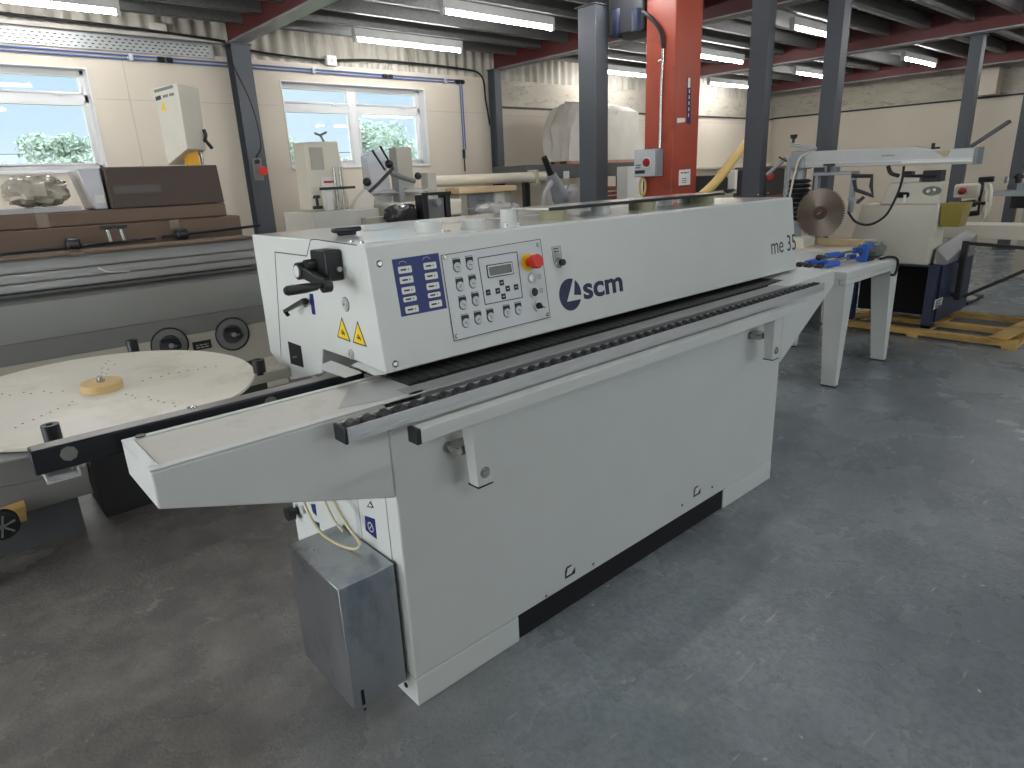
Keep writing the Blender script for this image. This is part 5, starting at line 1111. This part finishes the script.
mb = MB(); c0 = FAr.px(902, 162.4); c1 = FAr.px(972, 160.5); FAr.line(mb, [c0, c1], .012, .0, .0075); mb.build('scale_tape', M_label, ra)
MB().box(AX - .004, AX + .144, a3.y - .028, a3.y - .001, b1.z - .004, a3.z + .004).build('arm_end_cap', mat('cap_grey', (120, 126, 128), .5), ra, bev=.004)
a, b = FAr.px(881.5, 156.8); a_2, _ = FAr.px(894.5, 156); text(FAr, 'WADKIN', a, b, a_2, .014, .0002, M_ink, 'lettering', ra)
mb = MB(); FAr.poly(mb, [FAr.px(*p) for p in [(934, 151), (951, 150), (948, 156), (944, 157.5), (941, 155)]], .0002, .001); mb.build('worn_patch', mat('worn_primer', (166, 152, 122), .7), ra)
q = P2(930, 148); MB().cyl((AX + .07, q.y, a2.z), (AX + .07, q.y, a2.z + .05), .014, n=10).cyl((AX + .07, q.y - .05, a2.z + .012), (AX + .07, q.y, a2.z + .012), .008, n=8).build('arm_stop', M_black, ra)
# head casting + column
q = P2(793, 160)
MB().hexa([(AX - .02, a0.y - .06, b0.z - .01), (AX + .16, a0.y - .06, b0.z - .01), (AX + .16, a0.y + .13, b0.z - .01), (AX - .02, a0.y + .13, b0.z - .01), (AX - .02, a0.y - .04, a0.z + .01), (AX + .16, a0.y - .04, a0.z + .01), (AX + .16, a0.y + .08, a0.z + .01), (AX - .02, a0.y + .08, a0.z + .01)]).build('head_casting', M_cast, ra, bev=.015)
MB().bar((AX + .03, a0.y + .10, a0.z + .07), (AX + .05, a0.y - .12, a0.z + .02), .07, .03).build('top_lever', M_cast, ra, bev=.008)
MB().ring((AX + .03, a0.y + .085, a0.z + .085), (0, 0, 1), [(0, .012), (.03, .012), (.04, .028), (.07, .034)], 12).build('top_knob', M_black, ra)
MB().bar(P2(786, 158, AX - .03), P2(767, 175, AX - .03), .026, .03, w2=.04).build('side_lever', M_cast, ra, bev=.006)
MB().bar(P2(779, 157, AX - .05), P2(787, 161.5, AX - .05), .012, .014).build('lever_grip', M_black, ra)
zc = b0.z - .012
MB().cyl((AX + .07, a0.y + .02, .95), (AX + .07, a0.y + .02, zc), .06, n=24).build('column_tube', M_cast, ra)
mb = MB()
for k in range(9): mb.ring((AX + .07, a0.y + .02, 1.10 + k * .042), (0, 0, 1), [(0, .085), (.018, .112), (.036, .085)], 26)
tag(mb.build('bellows', M_rub, ra), kind='stuff') if False else mb.build('bellows', M_rub, ra)
MB().tube(curve([P2(808, 153, AX - .05), P2(800, 158, AX - .05), P2(795, 172, AX - .05), P2(791, 190, AX - .05), P2(789, 200, AX - .05)]), .010, 8).build('hose', M_tubec, ra)
MB().tube([P2(789, 165, AX - .02), P2(786, 195, AX - .02)], .022, 10).build('column_rod', M_cast, ra)
# carriage + yoke
c = P2(829, 170)
MB().ring((AX + .07, c.y, b0.z - .02), (0, 0, 1), [(0, .02), (.01, .03)], 12).build('roller_hub', M_cast, ra)
yk0 = P2(812, 176, AX - .02); yk1 = P2(851, 176, AX - .02)
MB().box(AX - .02, AX + .16, yk1.y, yk0.y, b0.z - .075, b0.z - .045).build('carriage_plate', M_cast, ra, bev=.006)
MB().box(AX + .02, AX + .12, c.y - .05, c.y + .05, b0.z - .045, b0.z - .004).build('carriage_neck', M_cast, ra, bev=.006)
kn = P2(829, 163, AX - .05); MB().ring((AX - .045, kn.y, b0.z - .045), (0, 0, 1), [(0, .014), (.05, .014), (.055, .05), (.07, .046)], 18).build('carriage_knob', M_black, ra)
for yy in (yk1.y + .012, yk0.y - .012):
    zz = 1.19; MB().bar((AX + .08, yy, b0.z - .07), (AX + .08, yy, zz - .02), .035, .06, (1, 0, 0)).build('yoke_arm', M_cast, ra, bev=.006)
bc = at(820, 213, x=AX - .06)
rB = .222
MB().cyl((AX + .0, bc.y, bc.z), (AX + .22, bc.y, bc.z), .085, n=24).build('motor', M_mgrey, ra)
mb = MB(); K = 60; pts = []
for k in range(K):
    g = -2 * math.pi * k / K; g2 = -2 * math.pi * (k + .55) / K
    pts += [(rB * math.cos(g), rB * math.sin(g)), (rB * .99 * math.cos((g + g2) / 2), rB * .99 * math.sin((g + g2) / 2)), (rB * .915 * math.cos(g2), rB * .915 * math.sin(g2))]
mb.extr([(bc.x, bc.y - u, bc.z + v) for u, v in pts], (.004, 0, 0)); bl = mb.build('blade', M_blade, ra)
# brushed circular sheen comes from anisotropy
nt = M_blade.node_tree; pb_n = nt.nodes['Principled BSDF']; pb_n.inputs['Anisotropic'].default_value = .85; tg = nt.nodes.new('ShaderNodeTangent'); tg.direction_type = 'RADIAL'; tg.axis = 'X'; nt.links.new(tg.outputs[0], pb_n.inputs['Tangent'])
# tangent needs the blade's own centre
me = bl.data; off_ = Vector(bc) - WL[ra.name]; me.transform(Matrix.Translation(-off_)); bl.location = off_
MB().ring((bc.x - .001, bc.y, bc.z), (-1, 0, 0), [(0, .060), (.004, .060), (.004, .03), (.012, .028)], 28).build('blade_flange', mat('flange_brown', (74, 52, 46), .4, .4), bl) if False else MB().ring((bc.x - .001, bc.y, bc.z), (-1, 0, 0), [(0, .060), (.004, .060), (.004, .03), (.012, .028)], 28).build('blade_flange', mat('flange_brown', (74, 52, 46), .4, .4), ra)
MB().bar((bc.x - .016, bc.y + .018, bc.z - .012), (bc.x - .016, bc.y - .018, bc.z + .012), .010, .006, (1, 0, 0)).build('arbor_nut', M_zinc, ra)
hy = P2(858, 180, AX + .02); MB().tube([P2(852, 176, AX), P2(872, 176, AX), P2(871, 186, AX), P2(873, 196, AX), P2(856, 190, AX), P2(854, 180, AX)], .017, 8).build('pull_handle', M_black, ra)
MB().bar(P2(848, 199, AX), P2(862, 200, AX), .018, .02).build('lock_lever', M_cast, ra); MB().bar(P2(857, 203, AX - .01), P2(864, 197, AX - .01), .022, .024).build('lock_grip', M_black, ra)
MB().tube(curve([P2(848, 212, AX), P2(856, 222, AX), P2(870, 224.5, AX), P2(886, 215, AX), P2(897, 195, AX), P2(902, 180, AX), P2(904, 166, AX)]), .010, 8).build('power_cord', M_rub, ra)
MB().tube(curve([P2(888, 166, AX), P2(891, 173, AX), P2(899, 176, AX)]), .016, 8).build('arm_hose', M_rub, ra)
# saw table and base
B(5.98, 6.70, 2.3, 2.90, .82, .86).build('saw_table', M_cream, ra, bev=.004)
B(6.16, 6.42, a0.y - .12, a0.y + .14, .70, .95).build('pedestal', M_cream, ra, bev=.01)
B(6.0, 6.68, 2.32, a0.y + .14, .70, .74).build('stand_frame', M_mdark, ra)
B(6.1, 6.6, 2.36, 2.86, .741, .819).build('table_riser', M_beige, ra)
for a in (6.02, 6.60):
    for b in (2.80, a0.y + .08): B(a, a + .05, b, b + .05, 0, .6995).build('stand_leg', M_mdark, ra)
B(6.44, 6.5, 2.3, 2.9, .861, .92).build('saw_fence', M_ply, ra)
# ================================================================== CREAM MACHINE on blue base
cm = thing('planer_machine', 'cream machine with yellow guard on a dark blue open base standing on the pallet', 'machine', (7.4, 2.3, 0))
D = 6.98
p_ = lambda px, py, x=D: at(px, py, x=x)
tl, tr_, br_, bl_ = p_(863, 204), p_(930, 204), p_(922, 265), p_(850, 256)
y_r, y_l = 1.99, 2.72
MB().hexa([(D - .03, y_r + .02, .655), (7.34, y_r + .02, .655), (7.34, y_l + .04, .655), (D - .03, y_l + .04, .655), (D + .02, y_r, 1.20), (7.24, y_r, 1.20), (7.24, y_l - .06, 1.20), (D + .02, y_l - .06, 1.20)]).build('body', M_cream, cm, bev=.012)
mb = MB(); mb.hexa([(7.0, 2.00, 1.2005), (7.22, 2.00, 1.2005), (7.22, 2.50, 1.2005), (7.0, 2.50, 1.2005), (7.02, 2.00, 1.40), (7.22, 2.00, 1.40), (7.22, 2.44, 1.40), (7.02, 2.44, 1.40)]); mb.build('top_block', M_cream, cm, bev=.01)
FC = Frame((7.0, 2.5, 1.2005), (0, -1, 0), (.02, 0, .2))
mb = MB(); a, b = FC.px(932, 191); 
for r1, r2, m_, cc in ((.078, .042, M_mgrey, .001), ): 
    mb.extr([FC.p(a + r1 * math.cos(t * math.pi / 14), b + r2 * math.sin(t * math.pi / 14), cc) for t in range(28)], FC.n * .002); mb.build('oval_window', m_, cm)
mb = MB(); mb.extr([FC.p(a + .066 * math.cos(t * math.pi / 14), b + .032 * math.sin(t * math.pi / 14), .003) for t in range(28)], FC.n * .001); mb.build('window_recess', mat('recess', (120, 118, 104), .5), cm)
mb = MB(); FC.disc(mb, a - .03, b, .018, .004, .012, 14); FC.disc(mb, a + .02, b + .01, .014, .004, .012, 14); mb.build('gear', M_zinc, cm)
mb = MB(); a, b = FC.px(903, 195); FC.rr(mb, a - .055, b - .026, a + .055, b + .026, .02, .001, .004); mb.build('slot_window', M_hole, cm)
MB().ring(FC.p(*FC.px(905, 197), .004), (0, 0, -1), [(-.02, .012), (.05, .012)], 10).build('slot_lever', M_label, cm)
MB().box(7.05, 7.2, 2.2, 2.43, 1.4005, 1.46).build('head_rail', M_cream, cm, bev=.006)
MB().box(7.06, 7.2, 2.03, 2.18, 1.4005, 1.50).build('motor_cover', M_black, cm, bev=.006); MB().box(7.08, 7.18, 2.28, 2.36, 1.461, 1.50).build('black_cover', M_black, cm, bev=.006)
MB().tube([(7.05, 2.07, 1.45), (7.05, 2.35, 1.46)], .014, 8).build('cross_rod', M_black, cm)
MB().hexa([(7.06, 1.83, 1.0), (7.28, 1.83, 1.0), (7.28, 1.984, 1.0), (7.06, 1.984, 1.0), (7.03, 1.80, 1.21), (7.28, 1.80, 1.21), (7.28, 1.984, 1.21), (7.03, 1.984, 1.21)]).build('yellow_guard', M_guard, cm, bev=.004)
mb = MB(); mb.extr([(7.02, 1.985, .62), (7.02, 1.985, .80), (7.9, 1.75, 1.0), (8.0, 1.75, .74), ], (0, -.08, 0))
MB().hexa([(7.02, 1.87, .661), (7.90, 1.87, .661), (7.90, 1.98, .661), (7.02, 1.98, .661), (7.06, 1.87, .69), (7.90, 1.87, .87), (7.90, 1.98, .90), (7.06, 1.98, .80)]).build('chute', mat('chute_grey', (128, 130, 128), .35, .3), cm, bev=.006)
# blue base : open front, legs, side sheet
MB().box(6.92, 7.0, 1.90, 1.98, .07, .645).box(6.92, 7.08, 1.90, 1.98, .0701, .10).build('base_leg', M_mblue, cm, bev=.004); MB().box(6.92, 7.0, 2.60, 2.74, .07, .645).build('base_leg', M_mblue, cm, bev=.004)
MB().box(7.001, 7.95, 1.885, 1.90, .12, .66).build('side_sheet', M_mblue, cm); MB().box(7.3, 7.95, 1.901, 2.7, .12, .64).build('inner_box', M_hole, cm); MB().box(6.93, 7.95, 1.901, 2.72, .641, .654).build('base_top', M_mblue, cm)
FCs = Frame((7.0, 1.885, 0), (1, 0, 0), (0, 0, 1))
q = quad(FCs, [(933, 310), (941, 305), (943, 297), (935, 300)], .0005, .002, M_label, 'base_label', cm); a, b = FCs.px(938, 303); mb = MB(); FCs.rect(mb, a - .07, b - .035, a + .07, b + .03, .002, .003); mb.build('label_face', M_mblue, q)
mb = MB(); marks(FCs, mb, a - .05, b + .005, a + .06, 2, .025, .012, .003, .001); mb.build('label_print', M_label, q)
# pallet
pl = thing('pallet', 'yellowish wooden pallet under the cream and blue machine', 'pallet', (7.3, 2.0, 0))
for x in (6.80, 7.28, 7.86): B(x, x + .09, 1.20, 2.80, .022, .072).build('stringer', M_wood, pl, bev=.004)
for y in (1.20, 1.95, 2.70): B(6.80, 7.95, y, y + .10, 0, .0215).build('bottom_board', M_wood, pl, bev=.002)
mb = MB(); mb.bar((6.80, 1.34, .084), (8.3, 1.22, .084), .13, .022).build('top_board', M_wood, pl, bev=.003)
# bandsaw wheel / morticer near right
D2 = 9.0
fe = thing('hand_wheel_machine', 'black and cream machine with a spoked pale hand wheel behind the yellow guard', 'machine', (D2, 2.5, 0))
p9 = lambda px, py, x=D2: at(px, py, x=x)
w = p9(987, 205, D2 - .1); w = p9(986, 203, D2 - .25)
mb = MB(); mb.ring((D2 - .25, w.y, w.z), (.45, -1, 0), [(-.01, .18), (-.01, .205), (.012, .205), (.012, .18)], 34, caps=False)
mb.add([], []); hw = mb.build('wheel_rim', M_cream, fe)
mb = MB(); ax = Vector((.45, -1, 0)).normalized(); u = Vector((1, .45, 0)).normalized()
for k in range(6):
    g = k * math.pi / 3; d = u * math.cos(g) + Vector((0, 0, 1)) * math.sin(g); cc = Vector((D2 - .25, w.y, w.z)); mb.bar(cc, cc + d * .185, .03, .016, ax)
mb.build('wheel_spokes', M_cream, fe)
MB().cyl(Vector((D2 - .25, w.y, w.z)) + ax * .02, Vector((D2 - .25, w.y, w.z)) - ax * .25, .02, n=10).build('wheel_shaft', M_black, fe)
for s_, e_, r_ in (((982, 180), (979, 215), .022), ((979, 180), (994, 179), .03), ((960, 188), (980, 186), .03), ((958, 215), (978, 213), .03), ((960, 205), (976, 203), .04)):
    MB().tube([p9(*s_), p9(*e_)], r_, 8).build('frame_bar', M_black, fe)
c = p9(966, 193); MB().box(D2 - .1, D2 + .1, c.y - .14, c.y + .1, c.z - .05, c.z + .10).build('motor_body', M_cream, fe, bev=.02); MB().ball(p9(962, 191, D2 - .15), .04, n=14).build('red_knob', MATS['dark_red'], fe)
c = p9(958, 225); MB().cyl((D2, c.y, 0), (D2, c.y, p9(958, 215).z), .05, n=14).build('stand_post', M_black, fe)
B(D2 - .3, D2 + .3, c.y - .3, c.y + .3, 0, .03).build('stand_base', M_black, fe)
MB().ring((D2 - .0, c.y, .03), (0, 0, 1), [(0, .3), (.02, .2), (.85, .12), (.87, .06)], 20).build('stand_cone', M_beige, fe)
# sliding table
st_ = thing('sliding_table', 'long white sliding table reaching to the right edge behind the cream machine', 'table', (8.4, 1.2, 0))
MB().box(8.10, 8.50, .2, 2.32, .905, .935).box(8.10, 8.14, .2, 2.32, .80, .905).build('table_top', M_cream, st_, bev=.004)
for y in (.5, 2.0): B(8.2, 8.3, y, y + .1, 0, .904).build('leg', M_mgrey, st_)
# black swing frame hinged on the side of the blue base
SX = 7.40
q0, q1, q2, q3 = at(966, 243, x=SX), at(1024, 248, x=SX), at(962.5, 297, x=SX), at(1024, 271, x=SX)
d = (q1 - q0); e = (q3 - q2)
MB().bar((SX, q0.y, q2.z - .03), (SX, q0.y, q0.z + .02), .05, .05, (1, 0, 0)).build('swing_upright', M_black, cm, bev=.004)
MB().bar(q0, q0 + d * 1.5, .03, .03).build('swing_bar', M_black, cm); MB().bar(q2, q2 + e * 1.5, .03, .03).build('swing_brace', M_black, cm)
g = q0 + d * 1.5; MB().bar((SX, g.y, g.z), (SX, g.y, (q2 + e * 1.5).z), .03, .03, (1, 0, 0)).build('swing_end_bar', M_black, cm)
for z in (q2.z, q0.z - .18): MB().box(SX - .03, SX + .03, q0.y + .02, 1.8849, z, z + .04).build('hinge', M_mblue, cm)
p = at(1022, 252, x=7.9); B(7.7, 7.95, p.y - .25, p.y + .02, p.z - .05, p.z + .05).build('blue_box', M_clamp) if False else None
# far right machine + brace
fr_ = thing('far_machine', 'grey machine table with clamps at the right edge beyond the sliding table', 'machine', (11, 2.2, 0))
q = at(985, 190, x=11); B(11, 11.6, .8, q.y - .05, 1.08, 1.14).build('machine_table', mat('table_pale', (160, 164, 160), .4), fr_); B(11, 11.5, 1.2, q.y - .35, 1.141, 1.24).build('fence', M_cast, fr_)
B(11.05, 11.5, 1.0, q.y - .45, 0, .92).build('cabinet', M_beige, fr_, bev=.01); B(11.05, 11.55, 1.0, q.y - .3, .921, 1.079).build('recess', M_black, fr_)
q = at(1019, 174, x=11.2); MB().ring((11.2, q.y, 1.241), (0, 0, 1), [(0, .03), (.06, .03), (.06, .06), (.10, .06), (.12, .02)], 12).build('clamp_knob', M_black, fr_); MB().cyl((11.2, q.y + .12, 1.241), (11.2, q.y + .12, 1.33), .03, n=12).build('chrome_post', M_zinc, fr_)
q0, q1 = at(968, 150, x=14.2), at(1010, 121, x=14.2)
MB().bar(at(958, 155, x=14.3), q1, .09, .05).build('beam_brace', M_col); struct(bpy.data.objects['beam_brace'])
